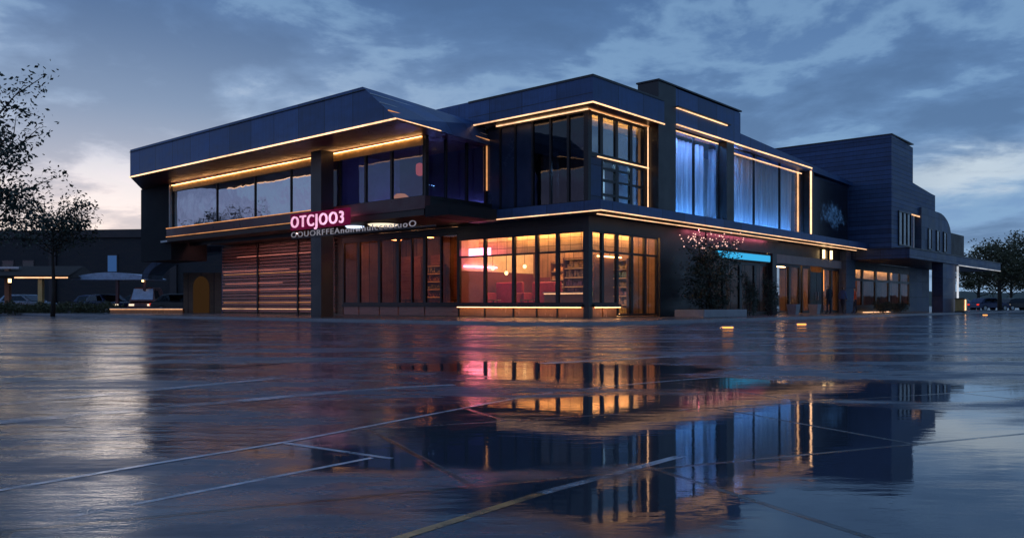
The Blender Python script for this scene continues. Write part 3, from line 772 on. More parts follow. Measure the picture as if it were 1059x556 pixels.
def drape(s, t, z0, z1, w, label, seed):
    root = inb('drape', label, 'curtain', s, t, z0, group='dark drapes behind the corner glass')
    nx = 40; vs = []; fs = []
    for j in range(5):
        for i in range(nx+1):
            y = w*i/nx; vs.append((.06*math.sin(y*17+seed+.3*j), y, (z1-z0)*j/4))
    for j in range(4):
        for i in range(nx): fs.append((j*(nx+1)+i, j*(nx+1)+i+1, (j+1)*(nx+1)+i+1, (j+1)*(nx+1)+i))
    o = MB().add(vs, fs).build('cloth', surf('drape_cloth', (.2, .2, .24), .8), root, smooth=True)
    so = o.modifiers.new('s', 'SOLIDIFY'); so.thickness = .008
drape(.45, .4, 4.95, 7.3, .9, 'grey pleated drape behind the dark glass next to the building corner', 1)
drape(.45, 1.9, 4.95, 7.3, .8, 'grey pleated drape hanging second from the building corner', 2)
drape(.45, 3.0, 4.95, 7.3, .7, 'grey pleated drape hanging third from the building corner', 3)

# ------------------------------------------------------------------ shop interior
def sofa(s, t, label, w=1.7):
    r = inb('banquette', label, 'seat', s, t, .16, group='red banquettes in the corner shop')
    box('base', M['black'], r, -.35, .4, -w/2, w/2, 0, .22)
    box('seat', M['red'], r, -.42, .3, -w/2, w/2, .222, .5, bevel=.05)
    box('backrest', M['red'], r, .3, .5, -w/2, w/2, .45, 1.62, bevel=.06)
    for k in (-1, 1): box('arm', M['red'], r, -.4, .3, k*w/2-.09, k*w/2+.09, .3, 1.1, bevel=.04)
sofa(2.1, 6.5, 'tall red banquette behind the leftmost bright shop window')
sofa(2.6, 4.6, 'tall red banquette behind the second bright shop window from the left')
sofa(4.6, 6.2, 'red banquette deeper in the shop against the back wall')
def table(s, t, label):
    r = inb('cafe_table', label, 'table', s, t, .16, group='small round tables in the corner shop')
    MB().lathe([(.35, .72), (.36, .74), (.35, .76)], k=20).build('top', M['wood'], r)
    MB().lathe([(.22, 0), (.22, .02), (.03, .05), (.03, .718)], k=14).build('pedestal', M['black'], r)
table(1.2, 6.4, 'round cafe table in front of the leftmost red banquette')
table(1.5, 4.5, 'round cafe table in front of the middle red banquette')
def pendant(s, t, z, label, grp='pendant lamps in the corner shop', top=3.95, r0=.095):
    r = inb('pendant_lamp', label, 'lamp', s, t, z, group=grp)
    MB().lathe([(.02, -r0), (.7*r0, -.7*r0), (r0, 0), (.7*r0, .7*r0), (.03, r0)], k=14).build('globe', M['globe'], r, smooth=True)
    MB().tube([(0, 0, r0), (0, 0, top-z)], .012, 6).build('cord', M['black'], r)
pendant(1.7, 6.9, 2.45, 'glowing round pendant lamp over the leftmost red banquette')
pendant(2.2, 5.3, 2.5, 'glowing round pendant lamp in the second bright shop window')
pendant(1.9, 6.2, 2.2, 'lowest glowing round pendant lamp above the red banquettes')
def shelf(s, t, label, rot=0, seed=0):
    rr = random.Random(seed); r = inb('display_shelf', label, 'shelf', s, t, .16, rot, group='lit display shelves in the corner shop')
    f = MB(); f.box(0, .35, -.7, -.66, 0, 2.7).box(0, .35, .66, .7, 0, 2.7).box(.32, .35, -.66, .66, 0, 2.7)
    f.build('carcass', M['wood'], r)
    for k in range(7):
        z = .1+k*.42; box('shelf_board', M['wood'], r, .02, .318, -.657, .657, z, z+.03)
        if k > 0: box('shelf_light', M['led_lo'], r, .03, .06, -.64, .64, z-.025, z-.003)
        if k < 6:
            y = -.6; m = MB()
            while y < .56:
                w = rr.uniform(.05, .14); h = rr.uniform(.12, .33)
                m.box(.08, .26, y, y+w, z+.032, z+.032+h); y += w+rr.uniform(.005, .08)
            m.build('goods', surf('shelf_goods', (rr.uniform(.15, .5), rr.uniform(.12, .35), rr.uniform(.08, .25)), .5, var=.6, nscale=9), r)['kind'] = 'stuff'
shelf(4.9, 5.2, 'lit wooden display shelf on the back wall, farthest from the street corner', 0, 1)
shelf(4.9, 3.6, 'lit wooden display shelf in the middle of the back wall', 0, 2)
shelf(4.9, 2.0, 'lit wooden display shelf on the back wall nearest the timber screen', 0, 3)
shelf(2.6, 2.6, 'freestanding lit wooden display shelf near the corner post', 0, 4)
shelf(3.1, 9.6, 'lit wooden display shelf deep in the dim lounge, nearest the bright shop', 0, 5)
shelf(3.1, 12.6, 'lit wooden display shelf in the middle of the dim lounge', 0, 6)
table(1.4, 9.2, 'round cafe table in the dim lounge window next to the bright shop')
table(1.4, 12.9, 'round cafe table in the dim lounge near the tall column')
for s_, t_, lab, sd in ((25.0, 4.6, 'lit wooden display shelf seen through the shop doors', 8), (34.5, 3.4, 'lit wooden display shelf inside the far warm shop, nearest the grey pier', 9), (37.6, 3.4, 'lit wooden display shelf in the middle of the far warm shop', 10), (40.8, 3.4, 'lit wooden display shelf inside the far warm shop, nearest the end pylon', 11)):
    shelf(s_, t_, lab, R(90), sd)
table(19.4, 1.4, 'round cafe table behind the first shop window right of the dark pier')
ct = inb('shop_counter', 'dark shop counter with a glowing front edge behind the corner glass', 'counter', 2.0, 2.6, .16)
box('body', M['wood'], ct, -.3, .3, -1.1, 1.1, 0, 1.05); box('worktop', M['stone'], ct, -.36, .36, -1.15, 1.15, 1.052, 1.1)
box('light_strip', M['led'], ct, -.335, -.31, -1.1, 1.1, 1.0, 1.045)
# interior of the left upper room
ln = inb('hanging_lantern', 'red glowing lantern hanging behind the dark upper glass', 'lantern', -2.6, 7.4, 6.75)
MB().lathe([(.08, -.28), (.17, -.22), (.19, 0), (.17, .22), (.08, .28)], k=12).build('shade', M['redlamp'], ln, smooth=True)
MB().tube([(0, 0, .28), (0, 0, 1.3)], .015, 6).build('cord', M['black'], ln)
tl = inb('table_lamp', 'low wide orange lamp glowing at the foot of the dark upper glass', 'lamp', -3.2, 8.0, 5.22)
MB().lathe([(.3, .22), (.36, .3), (.2, .42)], k=14).build('lamp_shade', M['dimlamp'], tl); MB().lathe([(.14, 0), (.14, .03), (.03, .06), (.03, .23)], k=10).build('base', M['black'], tl)
# soffit lamps below the pink sign
def disc(s, t, z, mat, label, r0=.45):
    r = inb('ceiling_light', label, 'lamp', s, t, z)
    MB().lathe([(r0*.3, -.10), (r0*.85, -.07), (r0, 0)], k=20).build('diffuser', M[mat], r, smooth=True)
    MB().lathe([(r0*1.08, .002), (r0*1.08, .04)], k=20).build('housing', M['black'], r)
disc(-3.2, 11.3, 4.40, 'cool', 'blue-white round ceiling lamp beside the tall column')
disc(-2.9, 9.6, 4.40, 'headlamp', 'warm white wide ceiling lamp under the canopy right of the tall column', .7)
for k, (s_, lab) in enumerate(((25.3, 'bright vertical wall lamp over the shop doors, first of the pair'), (26.6, 'bright vertical wall lamp beside the grey pier, second of the pair'))):
    r = inb('wall_lamp', lab, 'lamp', s_, -.25, 3.65, group='pair of wall lamps over the shop doors')
    box('tube', M['globe'], r, -.09, .09, -.05, .05, 0, .55); box('bracket', M['black'], r, -.13, .13, .053, .13, -.06, .62)
lan = inb('bollard_lantern', 'warm box lantern glowing at the foot of the end pylon', 'lantern', 41.2, -4.6, .12)
box('light_box', M['gold'], lan, -.5, .5, -.3, .3, .1, .98); box('light_tube', M['led_hi'], lan, -.25, -.15, -.36, -.32, .15, .95); box('cap', M['black'], lan, -.56, .56, -.34, .34, .983, 1.06); box('base', M['black'], lan, -.54, .54, -.34, .34, 0, .097)

# ------------------------------------------------------------------ vegetation
def tree(name, label, loc, h, cr, seed, leafm, leaf=.14, nleaf=3500, trunk_r=.16, spread=1.0, clear=.35, cz=None, cat='tree', group=None, gap=.5, twigs=26):
    rr = random.Random(seed); root = thing(name, label, cat, loc, 0, group)
    tr = MB(); top = Vector((rr.uniform(-.2, .2)*cr*.3, rr.uniform(-.2, .2)*cr*.3, h*.78))
    tp_ = [Vector((0, 0, 0)), Vector((top.x*.2+rr.uniform(-.08, .08), top.y*.2, h*.22)), Vector((top.x*.5, top.y*.5+rr.uniform(-.1, .1), h*.5)), top]
    tr.tube(tp_, [trunk_r*1.25, trunk_r, trunk_r*.7, trunk_r*.25], 8)
    tips = []
    for i in range(twigs):
        f = clear+(1-clear)*((i+.5)/twigs); k = f*.98
        j = min(int(k*3), 2); base = tp_[j].lerp(tp_[j+1], k*3-j) if k < 1 else top
        a = i*2.4+rr.uniform(-.4, .4); up = rr.uniform(.25, .9)
        L = cr*rr.uniform(.55, 1.05)*(1.0-.35*abs(f-.55))
        d = Vector((math.cos(a), math.sin(a)*spread, up)).normalized()
        p1 = base+d*L*.5+Vector((0, 0, rr.uniform(-.05, .1)*L)); p2 = base+d*L+Vector((rr.uniform(-.15, .15)*L, rr.uniform(-.15, .15)*L, rr.uniform(-.1, .1)*L))
        tr.tube([base, p1, p2], [trunk_r*.32, trunk_r*.18, trunk_r*.05], 5, False)
        tips += [(p1.lerp(p2, q), L*.3) for q in (.15, .5, .85, 1.05)]
        for q in range(4):
            e = p1.lerp(p2, q*.25)+Vector((rr.uniform(-1, 1), rr.uniform(-1, 1), rr.uniform(-.3, .8)))*L*.42
            tr.tube([p1.lerp(p2, q*.25), e], [trunk_r*.12, trunk_r*.04], 4, False); tips.append((e, L*.26))
    tr.build('trunk', M['bark'], root, smooth=True)
    vs = []; fs = []
    ks = [rr.random()**1.5+.15 for _ in tips]; tot = sum(ks)
    for (c, sp), k in zip(tips, ks):
        for _ in range(int(nleaf*k/tot)):
            q = Vector((rr.gauss(0, 1), rr.gauss(0, 1), rr.gauss(0, .7)))
            if q.length > 1.7: q *= 1.7/q.length*rr.random()
            p = c+q*sp*gap
            a = Vector((rr.uniform(-1, 1), rr.uniform(-1, 1), rr.uniform(-.8, .8))).normalized()
            b = a.cross(Vector((rr.uniform(-1, 1), rr.uniform(-1, 1), rr.uniform(-1, 1)))).normalized()
            l = leaf*rr.uniform(.6, 1.35); w = l*rr.uniform(.35, .6); o = len(vs)
            vs += [p-a*l*.5, p+b*w*.5, p+a*l*.5, p-b*w*.5]; fs.append((o, o+1, o+2, o+3))
    MB().add(vs, fs).build('crown', leafm, root)
    return root
tree('broadleaf_tree', 'large airy broadleaf tree leaning into view against the bright sky', (-18.6, 27.5, 0), 8.9, 3.5, 3, M['leaf3'], leaf=.16, nleaf=10500, trunk_r=.2, clear=.36, gap=.5, twigs=44)
tree('small_tree', 'slim young tree in front of the low dark brick building', (-26.6, 48, 0), 7.0, 3.6, 11, M['leaf3'], leaf=.19, nleaf=4600, trunk_r=.11, clear=.66, gap=.6, twigs=22)
rt = [(-.0, 'dense dark tree with a bare trunk beyond the drive-through roof', 1034, 88, 7.6, 4.2, 21), (1, 'dark tree closest to the end of the drive-through roof', 1012, 110, 7.4, 3.6, 22),
      (2, 'tall dark tree at the right border of the view', 1062, 92, 8.6, 4.0, 23), (3, 'dark bushy tree half hidden between the other roadside trees', 1046, 120, 8.0, 4.4, 24)]
for k, lab, px, Y, h, cr, sd in rt:
    tree('roadside_tree', lab, ((px-529.5)/857*Y, Y, 0), h, cr, sd, M['leaf2'], leaf=.3, nleaf=5200, trunk_r=.2, clear=.35, gap=.75, twigs=26, group='trees beyond the drive-through roof')
st = tree('twinkling_shrub', 'dark bushy shrub with small twinkling lights beside the shop corner', W(7.6, -1.6, .12), 3.6, 1.5, 31, M['leaf3'], leaf=.13, nleaf=5200, trunk_r=.08, clear=.08, gap=.85, twigs=36, cat='shrub')
rr = random.Random(5); m = MB()
for _ in range(80):
    a = rr.uniform(0, 6.28); r = 1.5*rr.random()**.5; z = rr.uniform(3.2, 3.95); q = .010+rr.random()*.016
    x, y = r*math.cos(a), r*math.sin(a); m.box(x-q, x+q, y-q, y+q, z-q, z+q)
m.build('fairy_lights', glow('fairy_light', (1, .55, .45), 1.5), st)['kind'] = 'stuff'
pb = inb('planter_box', 'low pale stone planter under the twinkling shrub', 'planter', 7.4, -1.8, .12)
box('wall', M['stone'], pb, -2.2, 2.0, -.75, .75, 0, .34, bevel=.02); box('soil', M['bark'], pb, -2.1, 1.9, -.65, .65, .342, .36)
def bush(name, label, loc, rx, ry, h, seed, leafm, n=1200, leaf=.09, group=None, rot=0, cat='shrub'):
    rr = random.Random(seed); root = thing(name, label, cat, loc, rot, group); vs = []; fs = []
    st_ = MB()
    for k in range(7):
        x, y = rr.uniform(-rx, rx)*.7, rr.uniform(-ry, ry)*.7; st_.tube([(x*.6, y*.6, 0), (x, y, h*.75)], [.02, .008], 5)
    st_.build('stem', M['bark'], root)
    for _ in range(n):
        x, y = rr.uniform(-1, 1), rr.uniform(-1, 1); zt = h*(.55+.45*mnoise.noise(Vector((x*rx*1.3, y*ry*1.3, seed)))+.25*rr.random())
        if x*x*.6+y*y*.6 > 1: continue
        p = Vector((x*rx, y*ry, zt*rr.random()**.5))
        a = Vector((rr.uniform(-1, 1), rr.uniform(-1, 1), rr.uniform(-.2, 1))).normalized(); b = a.cross(Vector((rr.uniform(-1, 1), rr.uniform(-1, 1), .1))).normalized()
        l = leaf*rr.uniform(.6, 1.5); o = len(vs); vs += [p-a*l*.5, p+b*l*.25, p+a*l*.5, p-b*l*.25]; fs.append((o, o+1, o+2, o+3))
    MB().add(vs, fs).build('foliage', leafm, root)
for k in range(6):
    x = -41+k*2.55
    bush('hedge_shrub', ['ragged olive shrub at the far left of the low hedge', 'low olive shrub second from the left in the hedge', 'olive shrub of the hedge below the amber-lit shelter roof', 'olive shrub in the hedge right of the shelter post', 'olive hedge shrub in front of the dark blue parked cars', 'last olive shrub of the hedge, nearest the pavilion'][k], (x, 56+.15*k, 0), 1.5, .8, 1.0, 40+k, M['leaf2'], 2200, .13, 'shrubs of the low hedge along the car park')
for k, (s_, lab) in enumerate(((33.5, 'dark low shrub under the far warm shop windows'), (36.8, 'dark rounded shrub next to the end pylon'), (12.2, 'upright dark shrub before the cyan-lit shopfront'), (14.6, 'upright dark shrub between the cyan sign and the pier'))):
    bush('planted_shrub', lab, W(s_, -1.4, .12), .9 if k < 2 else .35, .6 if k < 2 else .35, .9 if k < 2 else 2.3, 60+k, M['leaf3'], 1100, .11, 'dark shrubs along the shopfronts', ANG)

# ------------------------------------------------------------------ left background
lb = thing('brick_building', 'long low dark brick building behind the car park', 'building', (-60, 84, 0), R(-3))
box('wall', M['brick'], lb, -30, 46, 0, 12, 0, 7.4); MB().hexa([(-30.2, -.2, 7.402), (46.2, -.2, 7.402), (46.2, 12, 7.402), (-30.2, 12, 7.402)], [(-30.2, -.2, 7.9), (46.2, -.2, 8.35), (46.2, 12, 8.35), (-30.2, 12, 7.9)]).build('parapet', M['black'], lb)
for x, w_, z0, z1, mt in ((19.6, .9, 4.0, 5.6, 'dimblue'),):
    f = box('window', M['black'], lb, x-.1, x+w_+.1, -.08, .02, z0-.1, z1+.1); box('pane', M[mt], f, x, x+w_, -.1, -.083, z0, z1)
for x in (1.0, 6.5, 13.6, 26.0): box('pilaster', M['black'], lb, x, x+.7, -.25, -.003, 0, 7.39)
for x in (2.4, 4.4, 8.6, 10.7): 
    f = box('window', M['black'], lb, x, x+1.3, -.05, .02, 3.4, 5.2); box('pane', M['g_car'], f, x+.1, x+1.2, -.07, -.053, 3.5, 5.1)
# amber-edged shelter
sh = thing('car_park_shelter', 'flat shelter roof with an amber lit edge on a single post', 'shelter', (-33.5, 60, 0))
MB().hexa([(-4.2, -1.5, 2.55), (2.2, -1.5, 2.55), (2.2, 2.5, 2.75), (-4.2, 2.5, 2.75)], [(-4.2, -1.5, 2.75), (2.2, -1.5, 2.75), (1.2, 2.5, 3.6), (-4.2, 2.5, 3.6)]).build('roof', surf('brown_felt', (.022, .012, .007), .95), sh)
box('light_strip', M['led'], sh, -1.6, 2.15, -1.56, -1.505, 2.55, 2.64)
box('post', M['gold'], sh, -.15, .15, -1.2, -.9, 0, 2.55)
box('lamp', M['globe'], sh, -2.2, -2.05, -1.3, -1.15, 2.25, 2.52)
pst = thing('street_post', 'rust-lit post at the far left border beside the hedge', 'post', (-36.8, 60.5, 0))
box('shaft', surf('rust_post', (.4, .16, .08), .6), pst, -.16, .16, -.16, .16, 0, 3.3); box('cap', M['steel'], pst, -.9, .9, -.2, .2, 3.303, 3.45)
# curved pavilion canopy
pv = thing('pavilion_canopy', 'pale blue curved canopy roof on two posts in the car park', 'canopy', (-29.2, 61.5, 0))
prof = [(-2.9, 2.6)]+[(-2.9+5.8*k/12, 2.62+.42*math.sin(math.pi*k/12)**.8) for k in range(1, 12)]+[(2.9, 2.6)]
MB().prism([(x, z) for x, z in prof]+[(2.8, 2.5), (-2.8, 2.5)], -1.3, 1.6, 'y').build('roof', surf('pale_canopy', (.45, .52, .66), .3), pv)
for x in (.35, 2.35): box('post', M['maroon'], pv, x-.1, x+.1, -1.0, -.8, 0, 2.5)
lp = MB().box(2.3, 2.42, -1.32, -1.2, 2.35, 2.47).build('lamp', M['globe'], pv)
# arched porch at the end of the building
ap = thing('arched_porch', 'dark arched porch roof with a golden lit arch below it', 'porch', (-19.2, 56.0, 0))
arc = [(5.4*math.cos(a), 2.4+2.2*math.sin(a)) for a in [math.pi-math.pi*k/20 for k in range(21)]]
arc2 = [(5.0*math.cos(a), 2.4+1.8*math.sin(a)) for a in [math.pi*k/20 for k in range(21)]]
MB().prism(arc+arc2, -1.0, 1.4, 'y').build('roof', M['greyclad'], ap)
box('wall', M['dimwall'], ap, -3.6, 3, 1.5, 1.7, 0, 2.9)
aw = [(-2.35+.55*math.cos(a), 1.9+.75*math.sin(a)) for a in [math.pi*k/10 for k in range(11)]]+[(-2.9, .1), (-1.8, .1)]
MB().prism(aw, 1.43, 1.497, 'y').build('lit_arch', glow('amber_arch', (1.0, .5, .2), .025), ap)
pw = thing('low_wall', 'low orange-lit wall along the drive before the arched porch', 'wall', (-24.0, 55.0, 0))
box('wall', M['spandrel'], pw, -2.6, 2.2, -.15, .15, 0, .42); box('coping', M['stone'], pw, -2.65, 2.25, -.2, .2, .423, .48); box('light_strip', M['led'], pw, -2.6, 2.2, -.22, -.2, .37, .40)
# seated lamp rows behind the hedge are the cars' own lights
def car(name, label, loc, rot, paint, lights=True, van=False, group=None):
    r = thing(name, label, 'car' if not van else 'van', loc, rot, group)
    L, Wd = 4.3, 1.78; hw = Wd/2
    lo = [(-2.15, .32), (-2.1, .72), (-1.95, .86), (-1.2, .92), (1.05, .93), (1.9, .82), (2.14, .66), (2.15, .32)]
    up = [(-1.85, .9), (-1.35, 1.38), (-.7, 1.46), (.25, 1.45), (1.1, .92)] if not van else [(-2.1, .9), (-2.0, 1.9), (-1.8, 2.0), (1.1, 1.95), (1.75, .92)]
    mb = MB(); mb.prism(lo, -hw, hw, 'y')
    k = .8
    vs = [(x, -hw*(1-.17*(z-.9)/.56), z) for x, z in up]+[(x, hw*(1-.17*(z-.9)/.56), z) for x, z in up]; n = len(up)
    mb2 = MB(); mb2.add(vs, [tuple(range(n))[::-1], tuple(range(n, 2*n))]+[(i, (i+1) % n, n+(i+1) % n, n+i) for i in range(n)])
    mb.build('body', paint, r, bevel=.06)
    mb2.build('cabin', paint, r, bevel=.04)
    wy = hw*.93
    if van: side = [(-.4, 1.1), (-.4, 1.75), (.95, 1.72), (1.4, 1.1)]
    else: side = [(-1.45, .98), (-1.2, 1.32), (.2, 1.36), (.8, .98)]
    for sg_ in (-1, 1):
        vs = [(x, sg_*(hw*(1-.17*(z-.9)/.56)+.012), z) for x, z in side]
        MB().add(vs+[(x, y-sg_*.03, z) for x, y, z in vs], [(0, 1, 2, 3), (7, 6, 5, 4), (0, 4, 5, 1), (1, 5, 6, 2), (2, 6, 7, 3), (3, 7, 4, 0)]).build('side_window', M['g_car'], r)
    x0, z0, x1, z1 = (1.06, .98, .33, 1.4) if not van else (1.70, 1.05, 1.2, 1.85)
    MB().hexa([(x0, -hw*.82, z0), (x0+.03, -hw*.82, z0), (x0+.03, hw*.82, z0), (x0, hw*.82, z0)], [(x1, -hw*.74, z1), (x1+.03, -hw*.74, z1), (x1+.03, hw*.74, z1), (x1, hw*.74, z1)]).build('windscreen', M['g_car'] if not van else surf('pale_windscreen', (.35, .42, .55), .15), r)
    for x in (-1.35, 1.35):
        for sg_ in (-1, 1):
            y0 = sg_*hw*.98
            w_ = MB(); w_.tube([(x, y0-sg_*.2, .33), (x, y0+sg_*.02, .33)], .33, 16); wh = w_.build('wheel', M['tyre'], r)
            q = MB(); q.tube([(x, y0+sg_*.02, .33), (x, y0+sg_*.035, .33)], .2, 10); q.build('rim', M['steel'], wh)
    for sg_ in (-1, 1):
        box('headlight', M['headlamp'] if lights else M['white'], r, 2.07, 2.17, sg_*.62-.17, sg_*.62+.17, .6, .74)
        box('tail_light', M['tail'], r, -2.17, -2.06, sg_*.66-.13, sg_*.66+.13, .62, .78)
    return r
blue_p = surf('dark_blue_paint', (.03, .045, .11), .25, metal=.3); pale_p = surf('pale_blue_paint', (.35, .42, .52), .25, metal=.2); black_p = surf('black_paint', (.02, .02, .025), .25); red_p = surf('red_brown_paint', (.16, .05, .04), .3)
G_ = 'cars parked beyond the hedge'
car('parked_car', 'pale blue car parked beside the rust-lit post', (-36.6, 62.5, 0), R(-12), pale_p, False, group=G_)
car('parked_car', 'dark blue car parked behind the shelter post', (-32.4, 65, 0), R(-25), blue_p, True, group=G_)
car('parked_car', 'black car parked between the shelter and the pale curved canopy', (-31.0, 68.5, 0), R(170), black_p, False, group=G_)
car('parked_car', 'dark blue car with lit headlamps parked under the left half of the pale curved canopy', (-30.2, 62.0, 0), R(-35), blue_p, True, group=G_)
car('parked_van', 'red-brown van with pale windscreen under the right half of the curved canopy', (-27.2, 61.8, 0), R(-78), red_p, True, van=True)
car('parked_car', 'dark car parked in front of the arched porch', (-23.3, 59.0, 0), R(5), black_p, False, group=G_)
G2 = 'cars parked under the far trees'
for x, y, a, pt, lab in ((53.5, 93, 15, blue_p, 'dark blue car parked closest to the drive-through roof end'), (58.5, 96, 10, black_p, 'black car parked under the dense trees near the border'), (55.5, 104, 190, pale_p, 'pale blue car parked deepest under the trees')):
    car('distant_car', lab, (x, y, 0), R(a), pt, True, group=G2)

# ------------------------------------------------------------------ people by the shop doors
def person(label, loc, rot, top, legs, step=.16, h=1.72, bag=False):
    k = h/1.72; r = thing('person', label, 'person', loc, rot)
    J = {'pel': (0, 0, .95), 'wai': (0, .01, 1.1), 'che': (0, .015, 1.32), 'nec': (0, .0, 1.47), 'hd0': (0, -.02, 1.55), 'hd1': (0, -.025, 1.64), 'hd2': (0, -.01, 1.70),
         'shL': (.17, 0, 1.40), 'elL': (.24, .04, 1.13), 'wrL': (.23, -.06, .90), 'haL': (.225, -.09, .81),
         'shR': (-.17, 0, 1.40), 'elR': (-.24, .05, 1.14), 'wrR': (-.24, -.05, .91), 'haR': (-.235, -.08, .82),
         'hiL': (.09, 0, .90), 'knL': (.10, -step*.5-.03, .50), 'anL': (.10, -step, .09), 'toL': (.11, -step-.15, .035),
         'hiR': (-.09, 0, .90), 'knR': (-.10, step*.2, .50), 'anR': (-.10, step, .10), 'toR': (-.11, step-.14, .035)}
    Rd = {'pel': .135, 'wai': .115, 'che': .135, 'nec': .055, 'hd0': .075, 'hd1': .09, 'hd2': .075, 'sh': .07, 'el': .048, 'wr': .034, 'ha': .036, 'hi': .095, 'kn': .062, 'an': .045, 'to': .04}
    ids = {n_: i for i, n_ in enumerate(J)}
    E = [('pel', 'wai'), ('wai', 'che'), ('che', 'nec'), ('nec', 'hd0'), ('hd0', 'hd1'), ('hd1', 'hd2')]
    for s_ in 'LR': E += [('che', 'sh'+s_), ('sh'+s_, 'el'+s_), ('el'+s_, 'wr'+s_), ('wr'+s_, 'ha'+s_), ('pel', 'hi'+s_), ('hi'+s_, 'kn'+s_), ('kn'+s_, 'an'+s_), ('an'+s_, 'to'+s_)]
    me = bpy.data.meshes.new('body'); me.from_pydata([Vector(v)*k for v in J.values()], [(ids[a], ids[b]) for a, b in E], []); me.update()
    for m_ in (top, legs, M['skin'], M['hair']): me.materials.append(m_)
    o = bpy.data.objects.new('body', me); COL.objects.link(o)
    sk = o.modifiers.new('skin', 'SKIN'); sb = o.modifiers.new('sub', 'SUBSURF'); sb.levels = sb.render_levels = 2
    for n_, i in ids.items():
        rd = Rd.get(n_, Rd.get(n_[:2], .05))*k; me.skin_vertices[0].data[i].radius = (rd, rd*.8 if n_ in ('pel', 'wai', 'che') else rd)
    me.skin_vertices[0].data[0].use_root = True
    dg = bpy.context.evaluated_depsgraph_get(); dg.update()
    m2 = bpy.data.meshes.new_from_object(o.evaluated_get(dg)); o.modifiers.clear(); o.data = m2
    if len(m2.materials) < 4:
        m2.materials.clear(); [m2.materials.append(m_) for m_ in (top, legs, M['skin'], M['hair'])]
    for p in m2.polygons:
        c = p.center/k; p.use_smooth = True
        if c.z > 1.5: p.material_index = 3 if (c.z > 1.66 or c.y > .03) else 2
        elif c.z < .90 and abs(c.x) > .19: p.material_index = 2
        elif c.z < .93: p.material_index = 1
        else: p.material_index = 0
    o.parent = r
    return r
coat = surf('dark_coat', (.02, .022, .03), .8); jean = surf('dark_trousers', (.022, .026, .04), .8); bcoat = surf('blue_jacket', (.05, .09, .22), .7); rtop = surf('orange_red_top', (.6, .1, .04), .7)
person('person in a long dark coat standing at the shop doors', W(24.2, -1.0, .12), ANG+R(160), coat, jean, .05, 1.8)
person('person in a blue jacket walking past the shop doors', W(25.7, -1.3, .12), ANG+R(80), bcoat, jean, .2, 1.72)
person('person in an orange-red top and dark trousers before the grey pier', W(28.3, -1.2, .12), ANG+R(200), rtop, jean, .1, 1.7)

# stools / planter pots by the shop B windows
for k, (s_, lab) in enumerate(((18.9, 'pale square pot at the foot of the dark pier by the shop'), (22.1, 'pale square pot beside the shop door frame'))):
    r = inb('plant_pot', lab, 'pot', s_, -.9, .12, group='pale pots by the shopfront')
    MB().hexa([(-.22, -.22, 0), (.22, -.22, 0), (.22, .22, 0), (-.22, .22, 0)], [(-.3, -.3, .6), (.3, -.3, .6), (.3, .3, .6), (-.3, .3, .6)]).build('pot', M['stone'], r)
    bm_ = MB(); rr = random.Random(80+k)
    for _ in range(160):
        a = rr.uniform(0, 6.28); q = rr.random(); d = Vector((math.cos(a)*q*.35, math.sin(a)*q*.35, .62+rr.random()*.45)); e = d+Vector((rr.uniform(-.1, .1), rr.uniform(-.1, .1), .1)); bm_.add([d, d+Vector((.03, 0, .02)), e], [(0, 1, 2)])
    bm_.build('foliage', M['leaf2'], r)
# glowing amber blocks added for orange glimmers on the wet road
for k, (x, y, lab) in enumerate(((828, 336, 'amber glimmer block on the wet road before the shop doors'), (752, 339.5, 'amber glimmer block nearest the twinkling shrub'), (1018, 326, 'amber glimmer block near the drive-through roof'))):
    X, Y = gp(x, y); r = thing('amber_glimmer', lab, 'road stud', (X, Y, .002), 0, 'amber glimmer blocks')  # added amber block
    MB().hexa([(-.2, -.1, 0), (.2, -.1, 0), (.2, .1, 0), (-.2, .1, 0)], [(-.15, -.06, .06), (.15, -.06, .06), (.15, .06, .06), (-.15, .06, .06)]).build('housing', M['steel'], r)
    box('lens', M['orange'], r, -.15, .15, -.098, -.075, .012, .05)

# far dark land closing the horizon
mb = MB(); vs = []; fs = []; nn = 120
for i in range(nn+1):
    x = -900+1800*i/nn; h = 8+6*mnoise.noise(Vector((x*.01, 3, 0)))+3*mnoise.noise(Vector((x*.05, 9, 0)))
    vs += [(x, 420, -1), (x, 440, max(2, h)), (x, 520, max(2, h*.8))]
for i in range(nn):
    for j in range(2): fs.append((3*i+j, 3*i+3+j, 3*i+4+j, 3*i+1+j))
struct(MB().add(vs, fs).build('hills', M['leaf3'], smooth=True))

# ------------------------------------------------------------------ sky and light
SUN_AZ = math.atan2(-.52, 1.0)     # towards the bright patch left of the building
w = bpy.data.worlds.new('World'); scn.world = w; w.use_nodes = True
nt = w.node_tree; nt.nodes.clear(); n = N(nt)
tc = n('ShaderNodeTexCoord').outputs['Generated']
sx = n('ShaderNodeSeparateXYZ', {0: tc}); X, Y, Z = sx.outputs
sky = n('ShaderNodeTexSky', sky_type='NISHITA', sun_disc=False, sun_elevation=R(1.5), sun_rotation=SUN_AZ, altitude=50, air_density=1.2, dust_density=1.0, ozone_density=3.0)
zc = n.math('MAXIMUM', Z, 0.0)
base = n.ramp(zc, [(0, (.30, .46, .68)), (.12, (.17, .31, .54)), (.34, (.082, .172, .36)), (.62, (.11, .20, .42)), (1, (.16, .28, .56))])
sd = Vector((math.sin(SUN_AZ), math.cos(SUN_AZ), .02)).normalized()
dt = n.math('ADD', n.math('ADD', n.math('MULTIPLY', X, sd.x), n.math('MULTIPLY', Y, sd.y)), n.math('MULTIPLY', Z, sd.z))
gl = n.math('POWER', n.math('MAXIMUM', dt, 0), 11.0)
gl = n.math('MULTIPLY', n.math('MULTIPLY', gl, 1.4, clamp=True), n.maprange(zc, .02, .36, 1, .0, True))
base = n.mix(n.math('MULTIPLY', gl, 1.0), base, n.ramp(zc, [(0, (1.25, 1.02, .86)), (.12, (1.15, 1.0, .94)), (.22, (.62, .76, .92))]))
